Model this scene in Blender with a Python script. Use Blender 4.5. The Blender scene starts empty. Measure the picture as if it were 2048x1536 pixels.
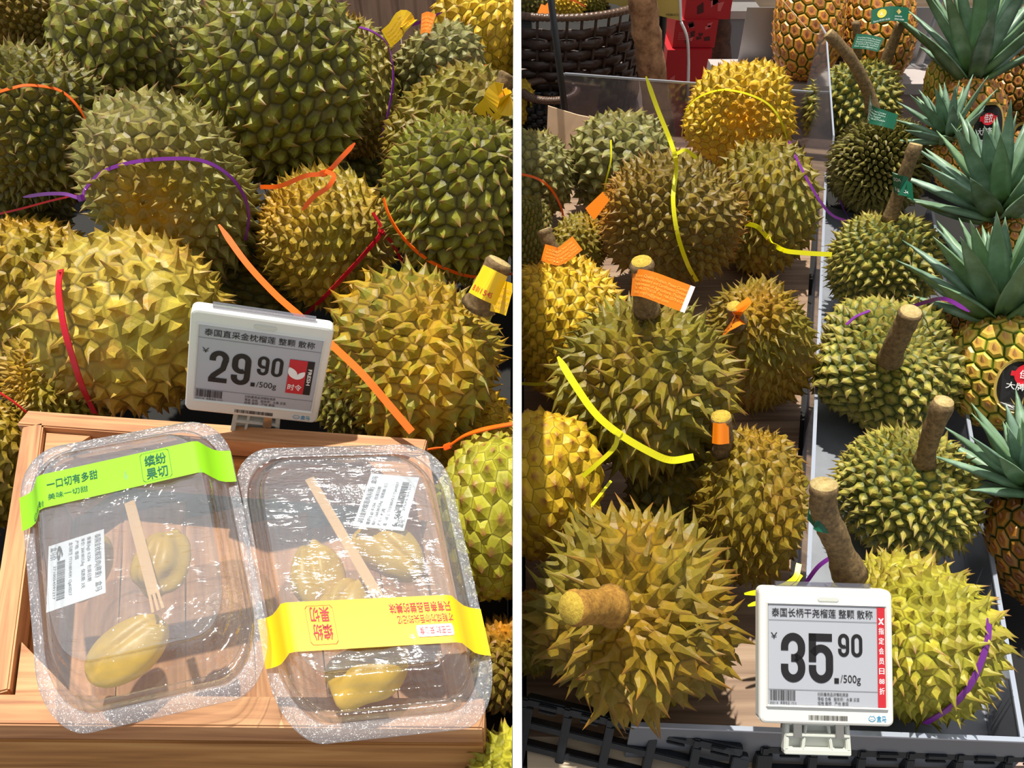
import bpy, bmesh, math, random
import numpy as np
from mathutils import Vector, Matrix
S = bpy.context.scene
COL = S.collection

# ------------------------------------------------------------------ camera, sky, sun, exposure
F, PITCH, CX, CY, HC = 1600.0, math.radians(41), 1034.5, 768.0, 1.5
cam_d = bpy.data.cameras.new('camera'); cam = bpy.data.objects.new('camera', cam_d); COL.objects.link(cam)
cam.location = (0, 0, HC); cam.rotation_euler = (math.pi / 2 - PITCH, 0, 0)
cam_d.sensor_width = 36; cam_d.lens = 36 * F / 2048; cam_d.shift_x = -(CX - 1024) / 2048; cam_d.clip_start = .02
S.camera = cam
W = bpy.data.worlds.new('sky'); S.world = W; W.use_nodes = True
wn = W.node_tree; wn.nodes['Background'].inputs[0].default_value = (.95, .97, 1, 1)
wn.nodes['Background'].inputs[1].default_value = .47
sd = bpy.data.lights.new('sun', 'SUN'); sun = bpy.data.objects.new('sun', sd); COL.objects.link(sun)
sd.energy = 5.2; sd.angle = math.radians(1.0); sd.color = (1, .95, .84)
sun.rotation_euler = Vector((.11, -.26, -1)).to_track_quat('-Z', 'Y').to_euler()
S.view_settings.view_transform = 'Standard'; S.view_settings.look = 'None'
S.view_settings.gamma = 1; S.view_settings.use_curve_mapping = False
S.view_settings.exposure = 0.22
S.cycles.transparent_max_bounces = 24; S.cycles.max_bounces = 8

# ------------------------------------------------------------------ helpers
CAM = np.array([0, 0, HC]); FW = np.array([0, math.cos(PITCH), -math.sin(PITCH)])
UP = np.array([0, math.sin(PITCH), math.cos(PITCH)]); RT = np.array([1., 0, 0])
def at(px, py, D): return CAM + D * ((px - CX) / F * RT + (CY - py) / F * UP + FW)
def atz(px, py, z):
    d = at(px, py, 1) - CAM; return CAM + d * (z - HC) / d[2]
def aty(px, py, y):
    d = at(px, py, 1) - CAM; return CAM + d * y / d[1]
def vdir(v): return nrm(v[0] * RT + v[1] * UP - v[2] * FW)
def nrm(v):
    v = np.asarray(v, float); return v / (np.linalg.norm(v) + 1e-12)
def lin(c):
    return tuple(((x / 255) / 12.92 if x / 255 <= .04045 else ((x / 255 + .055) / 1.055) ** 2.4) for x in c) + (1,)
def tag(o, label=None, cat=None, group=None, kind=None):
    if label: o['label'] = label
    if cat: o['category'] = cat
    if group: o['group'] = group
    if kind: o['kind'] = kind
    return o
def empty(name, loc, label=None, cat=None, group=None):
    o = bpy.data.objects.new(name, None); COL.objects.link(o); o.location = Vector(loc); o.empty_display_size = .05
    return tag(o, label, cat, group)
def link(name, me, parent=None):
    o = bpy.data.objects.new(name, me); COL.objects.link(o)
    if parent is not None:
        o.parent = parent
        o.matrix_parent_inverse = Matrix.Identity(4)
        o.location = -parent.location
    return o
def mk(name, V, Fs, mat, parent=None, smooth=False, idx=None, attr=None, clip=None, origin=None):
    """world-space vertices -> one mesh object (origin at `origin`)"""
    me = bpy.data.meshes.new(name)
    V = np.asarray(V, float)
    off = np.zeros(3)
    if parent is None:
        off = np.asarray(origin if origin is not None else (V.min(0) + V.max(0)) / 2, float)
    me.from_pydata((V - off).tolist(), [], [list(map(int, f)) for f in Fs])
    for m in (mat if isinstance(mat, (list, tuple)) else [mat]): me.materials.append(m)
    if idx is not None: me.polygons.foreach_set('material_index', idx)
    if attr is not None:
        a = me.color_attributes.new('hc', 'FLOAT_COLOR', 'POINT'); a.data.foreach_set('color', np.asarray(attr, float).ravel())
    if clip:
        side, x0 = clip
        if (side < 0 and V[:, 0].max() > -x0) or (side > 0 and V[:, 0].min() < x0):
            bm = bmesh.new(); bm.from_mesh(me)
            bmesh.ops.bisect_plane(bm, geom=bm.verts[:] + bm.edges[:] + bm.faces[:], plane_co=(side * x0 - off[0], 0, 0),
                                   plane_no=(-side, 0, 0), clear_outer=True)
            be = [e for e in bm.edges if e.is_boundary and all(abs(v.co.x + off[0] - side * x0) < 1e-5 for v in e.verts)]
            if be: bmesh.ops.holes_fill(bm, edges=be, sides=0)
            bm.to_mesh(me); bm.free()
    if smooth: me.polygons.foreach_set('use_smooth', [True] * len(me.polygons))
    me.update()
    o = link(name, me, parent)
    if parent is None: o.location = off
    return o
def bar(name, A, B, w, h, mat, parent=None, up=(0, 0, 1), bev=.0015, clip=None):
    """box beam from A to B (w across, h along up); object space x runs along it so grain follows"""
    A, B = np.asarray(A, float), np.asarray(B, float); L = np.linalg.norm(B - A)
    x = nrm(B - A); y = nrm(np.cross(up, x)); z = np.cross(x, y)
    bm = bmesh.new(); bmesh.ops.create_cube(bm, size=1)
    for v in bm.verts: v.co = Vector((v.co.x * L, v.co.y * w, v.co.z * h))
    if bev: bmesh.ops.bevel(bm, geom=bm.edges[:], offset=min(bev, w * .3, h * .3), segments=2, affect='EDGES')
    me = bpy.data.meshes.new(name); bm.to_mesh(me); bm.free(); me.materials.append(mat)
    o = bpy.data.objects.new(name, me); COL.objects.link(o)
    M = Matrix([[x[i], y[i], z[i], (A[i] + B[i]) / 2] for i in range(3)] + [[0, 0, 0, 1]])
    if parent is not None:
        o.parent = parent; M = Matrix.Translation(-parent.location) @ M
    o.matrix_local = M
    if parent is None: o.matrix_world = M
    return o
def sweep(P, rads, n=8, cap=True):
    """tube around polyline P"""
    P = np.asarray(P, float); k = len(P); T = np.gradient(P, axis=0); V = []; Fs = []
    ref = np.array([.3, .2, 1.]) if abs(nrm(T[0])[2]) < .9 else np.array([1., .1, 0])
    for i in range(k):
        t = nrm(T[i]); a = nrm(np.cross(ref, t)); b = np.cross(t, a)
        r = rads[i] if hasattr(rads, '__len__') else rads
        for j in range(n):
            an = 2 * math.pi * j / n; V.append(P[i] + r * (math.cos(an) * a + math.sin(an) * b))
    for i in range(k - 1):
        for j in range(n):
            j2 = (j + 1) % n; Fs.append((i * n + j, i * n + j2, (i + 1) * n + j2, (i + 1) * n + j))
    if cap: Fs.append(tuple(range(n))[::-1]); Fs.append(tuple((k - 1) * n + j for j in range(n)))
    return V, Fs
def spline(P, m=6):
    P = [np.asarray(p, float) for p in P]
    Q = [2 * P[0] - P[1]] + P + [2 * P[-1] - P[-2]]; out = []
    for i in range(1, len(Q) - 2):
        for k in range(m):
            t = k / m; a, b, c, d = Q[i - 1:i + 3]
            out.append(.5 * (2 * b + (c - a) * t + (2 * a - 5 * b + 4 * c - d) * t * t + (3 * b - a - 3 * c + d) * t ** 3))
    out.append(P[-1]); return np.array(out)
def ribbon(P, N, w, th):
    """flat strap along P with face normal N"""
    P = np.asarray(P); T = np.gradient(P, axis=0); V = []; Fs = []
    ws = w if hasattr(w, '__len__') else [w] * len(P)
    for i in range(len(P)):
        t = nrm(T[i]); n = nrm(N[i] - t * np.dot(N[i], t)); s = np.cross(t, n)
        for a, b in ((-1, 0), (1, 0), (1, 1), (-1, 1)): V.append(P[i] + s * a * ws[i] / 2 + n * b * th)
    for i in range(len(P) - 1):
        for j in range(4): Fs.append((4 * i + j, 4 * i + (j + 1) % 4, 4 * i + 4 + (j + 1) % 4, 4 * i + 4 + j))
    Fs.append((3, 2, 1, 0)); e = 4 * (len(P) - 1); Fs.append((e, e + 1, e + 2, e + 3))
    return V, Fs

# ------------------------------------------------------------------ materials
def newmat(name):
    m = bpy.data.materials.new(name); m.use_nodes = True; nt = m.node_tree
    return m, nt, nt.nodes['Principled BSDF'], nt.nodes, nt.links
def plain(name, c, rough=.5, metal=0, bump=0, bscale=200, spec=.5, var=0):
    m, nt, b, N, L = newmat(name)
    b.inputs['Base Color'].default_value = lin(c); b.inputs['Roughness'].default_value = rough
    b.inputs['Metallic'].default_value = metal; b.inputs['Specular IOR Level'].default_value = spec
    if bump or var:
        tc = N.new('ShaderNodeTexCoord'); nz = N.new('ShaderNodeTexNoise'); nz.inputs['Scale'].default_value = bscale; nz.inputs['Detail'].default_value = 4
        L.new(tc.outputs['Object'], nz.inputs['Vector'])
        if bump:
            bp = N.new('ShaderNodeBump'); bp.inputs['Strength'].default_value = bump; bp.inputs['Distance'].default_value = .002
            L.new(nz.outputs['Fac'], bp.inputs['Height']); L.new(bp.outputs[0], b.inputs['Normal'])
        if var:
            mx = N.new('ShaderNodeMix'); mx.data_type = 'RGBA'; mx.inputs['A'].default_value = lin([x * (1 - var) for x in c]); mx.inputs['B'].default_value = lin([min(255, x * (1 + var * .6)) for x in c])
            L.new(nz.outputs['Fac'], mx.inputs['Factor']); L.new(mx.outputs['Result'], b.inputs['Base Color'])
    return m
def ramp(N, pts):
    r = N.new('ShaderNodeValToRGB'); e = r.color_ramp.elements
    while len(e) < len(pts): e.new(.5)
    for x, (p, c) in zip(e, pts): x.position = p; x.color = lin(tuple(c)) if len(c) == 3 else c
    return r
def wood(name, c1, c2, c3, scale=1.0, rough=.6):
    m, nt, b, N, L = newmat(name)
    tc = N.new('ShaderNodeTexCoord'); mp = N.new('ShaderNodeMapping'); mp.inputs['Scale'].default_value = (3 * scale, 60 * scale, 45 * scale)
    nz = N.new('ShaderNodeTexNoise'); nz.inputs['Scale'].default_value = 1.6; nz.inputs['Detail'].default_value = 7; nz.inputs['Distortion'].default_value = .8
    L.new(tc.outputs['Object'], mp.inputs[0]); L.new(mp.outputs[0], nz.inputs['Vector'])
    r = ramp(N, [(.3, c1), (.52, c2), (.75, c3)]); L.new(nz.outputs['Fac'], r.inputs[0]); L.new(r.outputs[0], b.inputs['Base Color'])
    b.inputs['Roughness'].default_value = rough
    bp = N.new('ShaderNodeBump'); bp.inputs['Strength'].default_value = .25; bp.inputs['Distance'].default_value = .001
    L.new(nz.outputs['Fac'], bp.inputs['Height']); L.new(bp.outputs[0], b.inputs['Normal'])
    return m
def husk_mat(name, valley, side, tip, pole, scruff=.3, scol=(150, 118, 62), second=None):
    """spiky rind: colour runs from the valley to the dried tip of each thorn; dry scurf in patches"""
    m, nt, b, N, L = newmat(name)
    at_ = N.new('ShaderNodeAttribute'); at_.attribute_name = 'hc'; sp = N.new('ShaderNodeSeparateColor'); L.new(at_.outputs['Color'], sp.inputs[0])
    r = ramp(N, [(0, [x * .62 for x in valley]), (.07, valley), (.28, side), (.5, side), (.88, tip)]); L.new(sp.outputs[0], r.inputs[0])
    tc = N.new('ShaderNodeTexCoord')
    col = r.outputs[0]
    def mix(a, bcol, fac, mode='MIX'):
        mx = N.new('ShaderNodeMix'); mx.data_type = 'RGBA'; mx.blend_type = mode
        L.new(a, mx.inputs['A'])
        if isinstance(bcol, tuple): mx.inputs['B'].default_value = lin(bcol)
        else: L.new(bcol, mx.inputs['B'])
        L.new(fac, mx.inputs['Factor']); return mx.outputs['Result']
    if second:
        n0 = N.new('ShaderNodeTexNoise'); n0.inputs['Scale'].default_value = 9; n0.inputs['Detail'].default_value = 2; L.new(tc.outputs['Object'], n0.inputs['Vector'])
        r0 = ramp(N, [(.42, (0, 0, 0, 1)), (.62, (.8, .8, .8, 1))]); L.new(n0.outputs['Fac'], r0.inputs[0]); col = mix(col, second, r0.outputs[0])
    col = mix(col, pole, sp.outputs[2])
    nz = N.new('ShaderNodeTexNoise'); nz.inputs['Scale'].default_value = 26; nz.inputs['Detail'].default_value = 9; nz.inputs['Roughness'].default_value = .72; L.new(tc.outputs['Object'], nz.inputs['Vector'])
    r2 = ramp(N, [(.5, (0, 0, 0, 1)), (.68, (scruff, scruff, scruff, 1))]); L.new(nz.outputs['Fac'], r2.inputs[0])
    col = mix(col, scol, r2.outputs[0])
    # each thorn a little lighter or darker
    hv = N.new('ShaderNodeHueSaturation'); mr = N.new('ShaderNodeMapRange'); mr.inputs['To Min'].default_value = .72; mr.inputs['To Max'].default_value = 1.22
    L.new(sp.outputs[1], mr.inputs['Value']); L.new(mr.outputs[0], hv.inputs['Value']); L.new(col, hv.inputs['Color']); L.new(hv.outputs[0], b.inputs['Base Color'])
    b.inputs['Roughness'].default_value = .48; b.inputs['Specular IOR Level'].default_value = .32
    n2 = N.new('ShaderNodeTexNoise'); n2.inputs['Scale'].default_value = 240; n2.inputs['Detail'].default_value = 3; L.new(tc.outputs['Object'], n2.inputs['Vector'])
    bp = N.new('ShaderNodeBump'); bp.inputs['Strength'].default_value = .35; bp.inputs['Distance'].default_value = .0015; L.new(n2.outputs['Fac'], bp.inputs['Height']); L.new(bp.outputs[0], b.inputs['Normal'])
    return m
def clear(name, tint=(245, 248, 250), gl=.10, rough=.06, bump=.0, bscale=60, haze=0.0, hc=(220, 228, 236), stretch=(1, 1, 1)):
    """thin clear sheet: lets light straight through, mirrors some of the sky"""
    m, nt, b, N, L = newmat(name); N.remove(b); out = N['Material Output']
    tr = N.new('ShaderNodeBsdfTransparent'); tr.inputs[0].default_value = lin(tint)
    gg = N.new('ShaderNodeBsdfGlossy'); gg.inputs['Roughness'].default_value = rough
    lw = N.new('ShaderNodeLayerWeight'); lw.inputs['Blend'].default_value = .35
    mr = N.new('ShaderNodeMapRange'); mr.inputs['To Min'].default_value = gl; mr.inputs['To Max'].default_value = min(1, gl + .75)
    L.new(lw.outputs['Facing'], mr.inputs['Value'])
    mr2 = N.new('ShaderNodeMath'); mr2.operation = 'POWER'; mr2.inputs[1].default_value = 1.0; L.new(mr.outputs[0], mr2.inputs[0])
    ms = N.new('ShaderNodeMixShader'); L.new(mr2.outputs[0], ms.inputs[0]); L.new(tr.outputs[0], ms.inputs[1]); L.new(gg.outputs[0], ms.inputs[2])
    last = ms
    if haze:
        df = N.new('ShaderNodeBsdfDiffuse'); df.inputs[0].default_value = lin(hc); m2 = N.new('ShaderNodeMixShader'); m2.inputs[0].default_value = haze
        L.new(ms.outputs[0], m2.inputs[1]); L.new(df.outputs[0], m2.inputs[2]); last = m2
    if bump:
        tc = N.new('ShaderNodeTexCoord'); mp = N.new('ShaderNodeMapping'); mp.inputs['Scale'].default_value = stretch
        nz = N.new('ShaderNodeTexNoise'); nz.inputs['Scale'].default_value = bscale; nz.inputs['Detail'].default_value = 3; nz.inputs['Distortion'].default_value = 1.5
        L.new(tc.outputs['Object'], mp.inputs[0]); L.new(mp.outputs[0], nz.inputs['Vector'])
        bp = N.new('ShaderNodeBump'); bp.inputs['Strength'].default_value = bump; bp.inputs['Distance'].default_value = .004; L.new(nz.outputs['Fac'], bp.inputs['Height'])
        L.new(bp.outputs[0], gg.inputs['Normal'])
    L.new(last.outputs[0], out.inputs['Surface'])
    return m

M = {}
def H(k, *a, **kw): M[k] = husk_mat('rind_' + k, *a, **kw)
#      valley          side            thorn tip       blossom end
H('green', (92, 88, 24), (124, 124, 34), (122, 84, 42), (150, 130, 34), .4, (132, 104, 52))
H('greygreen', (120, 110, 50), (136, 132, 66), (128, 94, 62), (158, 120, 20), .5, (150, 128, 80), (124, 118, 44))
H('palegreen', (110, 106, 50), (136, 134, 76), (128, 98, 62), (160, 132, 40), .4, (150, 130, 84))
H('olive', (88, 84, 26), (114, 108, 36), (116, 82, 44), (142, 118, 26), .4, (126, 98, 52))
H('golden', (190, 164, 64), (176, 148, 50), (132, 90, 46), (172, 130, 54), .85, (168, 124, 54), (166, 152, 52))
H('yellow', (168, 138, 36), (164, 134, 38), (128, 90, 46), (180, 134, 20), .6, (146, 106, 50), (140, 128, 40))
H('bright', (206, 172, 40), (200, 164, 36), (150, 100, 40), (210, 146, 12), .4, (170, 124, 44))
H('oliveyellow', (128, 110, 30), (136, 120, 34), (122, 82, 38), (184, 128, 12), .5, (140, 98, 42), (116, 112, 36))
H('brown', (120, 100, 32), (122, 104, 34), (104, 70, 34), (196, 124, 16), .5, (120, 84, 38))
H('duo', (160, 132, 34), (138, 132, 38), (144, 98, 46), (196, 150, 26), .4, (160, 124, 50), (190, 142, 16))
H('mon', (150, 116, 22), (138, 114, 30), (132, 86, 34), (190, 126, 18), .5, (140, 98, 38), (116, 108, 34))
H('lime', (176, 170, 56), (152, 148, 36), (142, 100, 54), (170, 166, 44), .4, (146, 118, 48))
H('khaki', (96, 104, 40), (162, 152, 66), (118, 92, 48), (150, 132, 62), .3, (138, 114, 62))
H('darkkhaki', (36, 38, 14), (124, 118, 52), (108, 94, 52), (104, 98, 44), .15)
H('paleyellow', (178, 172, 50), (168, 156, 54), (146, 104, 62), (170, 150, 44), .4, (156, 114, 60), (150, 146, 48))
def pine_mat(name, edge, mid, spot, tip):
    m, nt, b, N, L = newmat(name)
    a = N.new('ShaderNodeAttribute'); a.attribute_name = 'hc'; sp = N.new('ShaderNodeSeparateColor'); L.new(a.outputs['Color'], sp.inputs[0])
    r = ramp(N, [(0, edge), (.25, edge), (.42, mid), (.72, spot), (1, tip)]); L.new(sp.outputs[0], r.inputs[0])
    hv = N.new('ShaderNodeHueSaturation'); mr = N.new('ShaderNodeMapRange'); mr.inputs['To Min'].default_value = .7; mr.inputs['To Max'].default_value = 1.2
    L.new(sp.outputs[1], mr.inputs['Value']); L.new(mr.outputs[0], hv.inputs['Value']); L.new(r.outputs[0], hv.inputs['Color']); L.new(hv.outputs[0], b.inputs['Base Color'])
    b.inputs['Roughness'].default_value = .4; return m
M['pine'] = pine_mat('pineapple_rind_orange', (84, 96, 28), (206, 146, 48), (170, 92, 40), (206, 160, 120))
M['pinegreen'] = pine_mat('pineapple_rind_yellow', (110, 130, 36), (214, 186, 74), (200, 150, 60), (190, 140, 100))
M['pinedark'] = pine_mat('pineapple_rind_dark', (62, 72, 26), (170, 116, 36), (150, 84, 36), (150, 110, 80))
def bark(name, c1, c2, sc=60):
    m, nt, b, N, L = newmat(name)
    tc = N.new('ShaderNodeTexCoord'); nz = N.new('ShaderNodeTexNoise'); nz.inputs['Scale'].default_value = sc; nz.inputs['Detail'].default_value = 8; nz.inputs['Roughness'].default_value = .7
    L.new(tc.outputs['Object'], nz.inputs['Vector']); r = ramp(N, [(.35, c1), (.65, c2)]); L.new(nz.outputs['Fac'], r.inputs[0]); L.new(r.outputs[0], b.inputs['Base Color'])
    b.inputs['Roughness'].default_value = .8
    bp = N.new('ShaderNodeBump'); bp.inputs['Strength'].default_value = .8; bp.inputs['Distance'].default_value = .002; L.new(nz.outputs['Fac'], bp.inputs['Height']); L.new(bp.outputs[0], b.inputs['Normal'])
    return m
M['stem'] = bark('stem_bark', (84, 66, 40), (146, 118, 76), 160); M['cut'] = bark('stem_cut_end', (170, 140, 80), (206, 186, 130), 200)
M['stemgold'] = bark('stem_golden', (130, 88, 24), (184, 136, 50), 160); M['cutgold'] = bark('stem_cut_yellow', (170, 140, 40), (214, 184, 70), 260)
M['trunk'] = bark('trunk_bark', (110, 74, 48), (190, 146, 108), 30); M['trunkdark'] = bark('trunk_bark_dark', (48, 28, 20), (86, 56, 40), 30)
def leafmat():
    m, nt, b, N, L = newmat('pineapple_leaf')
    tc = N.new('ShaderNodeTexCoord'); nz = N.new('ShaderNodeTexNoise'); nz.inputs['Scale'].default_value = 25; nz.inputs['Detail'].default_value = 4
    L.new(tc.outputs['Object'], nz.inputs['Vector']); r = ramp(N, [(.3, (84, 112, 90)), (.55, (124, 154, 134)), (.75, (168, 194, 176))]); L.new(nz.outputs['Fac'], r.inputs[0])
    a = N.new('ShaderNodeAttribute'); a.attribute_name = 'hc'; sp = N.new('ShaderNodeSeparateColor'); L.new(a.outputs['Color'], sp.inputs[0])
    mx = N.new('ShaderNodeMix'); mx.data_type = 'RGBA'; mx.inputs['B'].default_value = lin((120, 160, 60)); L.new(r.outputs[0], mx.inputs['A']); L.new(sp.outputs[1], mx.inputs['Factor'])
    L.new(mx.outputs['Result'], b.inputs['Base Color']); b.inputs['Roughness'].default_value = .45; return m
M['leaf'] = leafmat()
M['crate_wood'] = wood('crate_pine', (150, 98, 62), (196, 140, 94), (216, 166, 118))
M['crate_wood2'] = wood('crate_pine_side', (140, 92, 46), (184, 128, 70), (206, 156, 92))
M['wallwood'] = wood('brown_boards', (130, 100, 84), (168, 136, 114), (190, 160, 138), .4)
M['plywood'] = wood('display_board', (110, 84, 64), (146, 118, 94), (166, 140, 116), .7)
M['white'] = plain('white_board', (246, 246, 246), .6)
M['tagwhite'] = plain('tag_white_plastic', (226, 226, 220), .4, bump=.03, bscale=500)
M['taggrey'] = plain('tag_clip_plastic', (206, 208, 200), .4)
M['screen'] = plain('tag_screen', (176, 179, 188), .3, spec=.3)
M['ink'] = plain('black_print', (22, 20, 22), .6); M['redink'] = plain('red_print', (196, 36, 48), .6)
M['blueink'] = plain('blue_print', (40, 150, 200), .6); M['whiteink'] = plain('white_print', (240, 240, 240), .6)
M['inkline'] = plain('grey_line', (90, 90, 96), .6)
M['metal'] = plain('spring_steel', (190, 185, 175), .25, 1)
M['dark'] = plain('dark_bed', (18, 16, 15), .8, var=.4, bscale=20)
M['black'] = plain('black_plastic', (30, 33, 38), .35, bump=.2, bscale=300)
M['wicker'] = plain('dark_wicker', (62, 46, 40), .35, bump=.4, bscale=120, var=.3)
M['wickerrim'] = plain('wicker_rim', (96, 72, 56), .35, bump=.4, bscale=120, var=.3)
M['steel'] = plain('brushed_steel', (176, 174, 176), .38, .7, var=.1, bscale=8)
M['counter'] = plain('counter_top', (196, 186, 184), .35, .1, var=.1, bscale=6)
M['counterfront'] = plain('counter_front', (176, 150, 140), .5, var=.1, bscale=6)
M['traygrey'] = plain('tray_grey_plastic', (160, 164, 174), .3, .35, bump=.1, bscale=30, var=.15)
M['trayrim'] = plain('tray_rim', (176, 184, 200), .2, .3)
M['acryl'] = clear('acrylic_sheet', (208, 206, 214), .08, .08, haze=.10, hc=(180, 180, 196))
M['acryl2'] = clear('acrylic_divider', (206, 208, 220), .10, .08, haze=.16, hc=(180, 184, 200))
M['lid'] = clear('clamshell_plastic', (250, 251, 252), .06, .05, bump=.35, bscale=70, haze=.03)
M['rim'] = clear('clamshell_flange', (236, 240, 246), .12, .16, bump=.8, bscale=260, haze=.14, hc=(226, 232, 244))
M['film'] = clear('cling_film', (250, 251, 252), .09, .09, bump=.5, bscale=26, haze=.05, stretch=(1, 4, 1), hc=(226, 234, 244))
M['cardboard'] = plain('cardboard', (222, 186, 152), .8, var=.08, bscale=30)
M['paper'] = plain('white_paper', (236, 236, 236), .7); M['labelpaper'] = plain('label_paper', (232, 236, 242), .6)
M['greenband'] = plain('green_band', (132, 196, 20), .45); M['yellowband'] = plain('yellow_band', (240, 190, 8), .45)
M['tan'] = plain('tan_sign', (196, 172, 88), .6)
M['redbox'] = plain('red_box', (176, 20, 32), .5); M['redbox2'] = plain('dark_pattern', (70, 10, 18), .5); M['redpink'] = plain('pale_pattern', (206, 96, 96), .5)
M['orange'] = plain('tie_orange', (255, 104, 20), .3); M['purple'] = plain('tie_purple', (116, 40, 140), .3); M['red'] = plain('tie_red', (206, 24, 44), .3)
M['yellowtie'] = plain('tie_yellow', (232, 226, 16), .3)
M['orangetag'] = plain('orange_sticker', (244, 130, 14), .4); M['yellowtag'] = plain('yellow_sticker', (240, 196, 20), .4)
M['greentag'] = plain('green_sticker', (10, 92, 66), .4); M['orangeprint'] = plain('pale_yellow_print', (240, 200, 90), .5); M['tagprint'] = plain('pale_print', (200, 222, 210), .5)
M['flesh'] = plain('durian_flesh', (214, 172, 52), .4, bump=.5, bscale=60, var=.12)
M['fork'] = plain('wooden_fork', (222, 180, 128), .6)
M['floor'] = plain('shop_floor', (120, 108, 98), .5, var=.15, bscale=2)
M['shelfpale'] = wood('pale_shelf', (180, 160, 134), (208, 188, 160), (222, 206, 180), .4)
M['grey'] = plain('grey_plastic', (120, 124, 132), .4)
M['badge'] = plain('black_badge', (24, 22, 22), .4); M['gold'] = plain('gold_edge', (206, 176, 90), .35, .3)
M['redbadge'] = plain('red_badge', (214, 22, 40), .4)
M['string'] = plain('string', (190, 150, 110), .7)
M['stickyellow'] = plain('yellow_roundel', (226, 206, 60), .5)

# ------------------------------------------------------------------ writing
_tc = {}
def text2d(s, bold=0.0):
    """flat lettering as triangles: cap height about .7, starts at x=0"""
    key = (s, bold)
    if key not in _tc:
        c = bpy.data.curves.new('t', 'FONT'); c.body = s; c.size = 1; c.offset = bold; c.resolution_u = 3; c.dimensions = '2D'; c.fill_mode = 'FRONT'
        o = bpy.data.objects.new('t', c); COL.objects.link(o)
        bpy.context.view_layer.update()
        me = bpy.data.meshes.new_from_object(o.evaluated_get(bpy.context.evaluated_depsgraph_get()))
        V = np.array([v.co[:2] for v in me.vertices]) if len(me.vertices) else np.zeros((0, 2)); Fs = [tuple(p.vertices) for p in me.polygons]
        bpy.data.objects.remove(o); bpy.data.curves.remove(c); bpy.data.meshes.remove(me)
        if len(V): V = V - [V[:, 0].min(), 0]
        _tc[key] = (V, Fs)
    return _tc[key]
class Print:
    """collects flat print in a sheet's (u, v) plane and lays it on the sheet through fn(u, v) -> point"""
    def __init__(s): s.V = []; s.F = []
    def text(s, txt, u, v, h, w=None, bold=0.0, rot=0, center=False):
        V, Fs = text2d(txt, bold)
        if not len(V): return
        k = h / .73; kx = k if w is None else w / max(1e-6, V[:, 0].max())
        P = V * [kx, k]
        if center: P = P - [P[:, 0].max() / 2, 0]
        c, si = math.cos(rot), math.sin(rot); P = np.stack([P[:, 0] * c - P[:, 1] * si, P[:, 0] * si + P[:, 1] * c], 1) + [u, v]
        b = len(s.V); s.V += P.tolist(); s.F += [tuple(i + b for i in f) for f in Fs]
    def rect(s, u0, v0, u1, v1):
        b = len(s.V); s.V += [[u0, v0], [u1, v0], [u1, v1], [u0, v1]]; s.F.append((b, b + 1, b + 2, b + 3))
    def poly(s, pts):
        b = len(s.V); s.V += [list(p) for p in pts]; s.F.append(tuple(range(b, b + len(pts))))
    def disc(s, u, v, ru, rv=None, n=24):
        rv = rv or ru; s.poly([(u + ru * math.cos(2 * math.pi * i / n), v + rv * math.sin(2 * math.pi * i / n)) for i in range(n)])
    def ring(s, pts, t):
        pts = [np.array(p, float) for p in pts]; c = sum(pts) / len(pts); b = len(s.V); n = len(pts)
        for p in pts: s.V.append(p.tolist()); s.V.append((p + (c - p) * t / (np.linalg.norm(c - p) + 1e-9)).tolist())
        for i in range(n): j = (i + 1) % n; s.F.append((b + 2 * i, b + 2 * j, b + 2 * j + 1, b + 2 * i + 1))
    def barcode(s, u0, v0, u1, v1, seed=1, n=26):
        r = random.Random(seed); u = u0; st = (u1 - u0) / n
        while u < u1 - st: w = st * r.choice([.35, .5, .8]); s.rect(u, v0, u + w, v1); u += w + st * r.choice([.3, .45, .7])
    def build(s, name, fn, mat, parent):
        if s.V: return mk(name, [fn(u, v) for u, v in s.V], s.F, mat, parent)

# ------------------------------------------------------------------ spiky fruit
def sphere_cells(n, seed, jitter=.2, polep=1.2):
    rng = np.random.RandomState(seed); i = np.arange(n) + .5; u = 1 - 2 * i / n
    z = np.sign(u) * (1 - (1 - np.abs(u)) ** polep); ph = i * math.pi * (3 - math.sqrt(5)); r = np.sqrt(np.maximum(0, 1 - z * z))
    P = np.stack([r * np.cos(ph), r * np.sin(ph), z], 1)
    P += rng.normal(0, jitter * math.sqrt(4 * math.pi / n), P.shape) * .6; P /= np.linalg.norm(P, axis=1)[:, None]
    bm = bmesh.new(); vs = [bm.verts.new(p) for p in P.tolist()]; bmesh.ops.convex_hull(bm, input=vs)
    bmesh.ops.triangulate(bm, faces=bm.faces[:])
    bm.verts.index_update(); bm.faces.index_update(); bm.faces.ensure_lookup_table()
    cen = np.array([list(f.calc_center_median().normalized()) for f in bm.faces]); cells = []
    bm.verts.ensure_lookup_table()
    for k in range(len(bm.verts)):
        v = bm.verts[k]; c = np.array(v.co); a = nrm(np.cross([.31, .52, .8], c)); b = np.cross(c, a)
        fs = sorted(((math.atan2(np.dot(cen[f.index], b), np.dot(cen[f.index], a)), f.index) for f in v.link_faces))
        cells.append([x[1] for x in fs])
    P = np.array([list(v.co) for v in bm.verts]); bm.free()
    return P, cen, cells
PROF = {'thorn': ((.60, .12), (.27, .40)), 'sharp': ((.60, .15), (.27, .46)), 'flat': ((.70, .26), (.38, .62)), 'fine': ((.62, .28), (.36, .62)), 'broad': ((.64, .18), (.31, .50))}
FRUIT = {}
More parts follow.
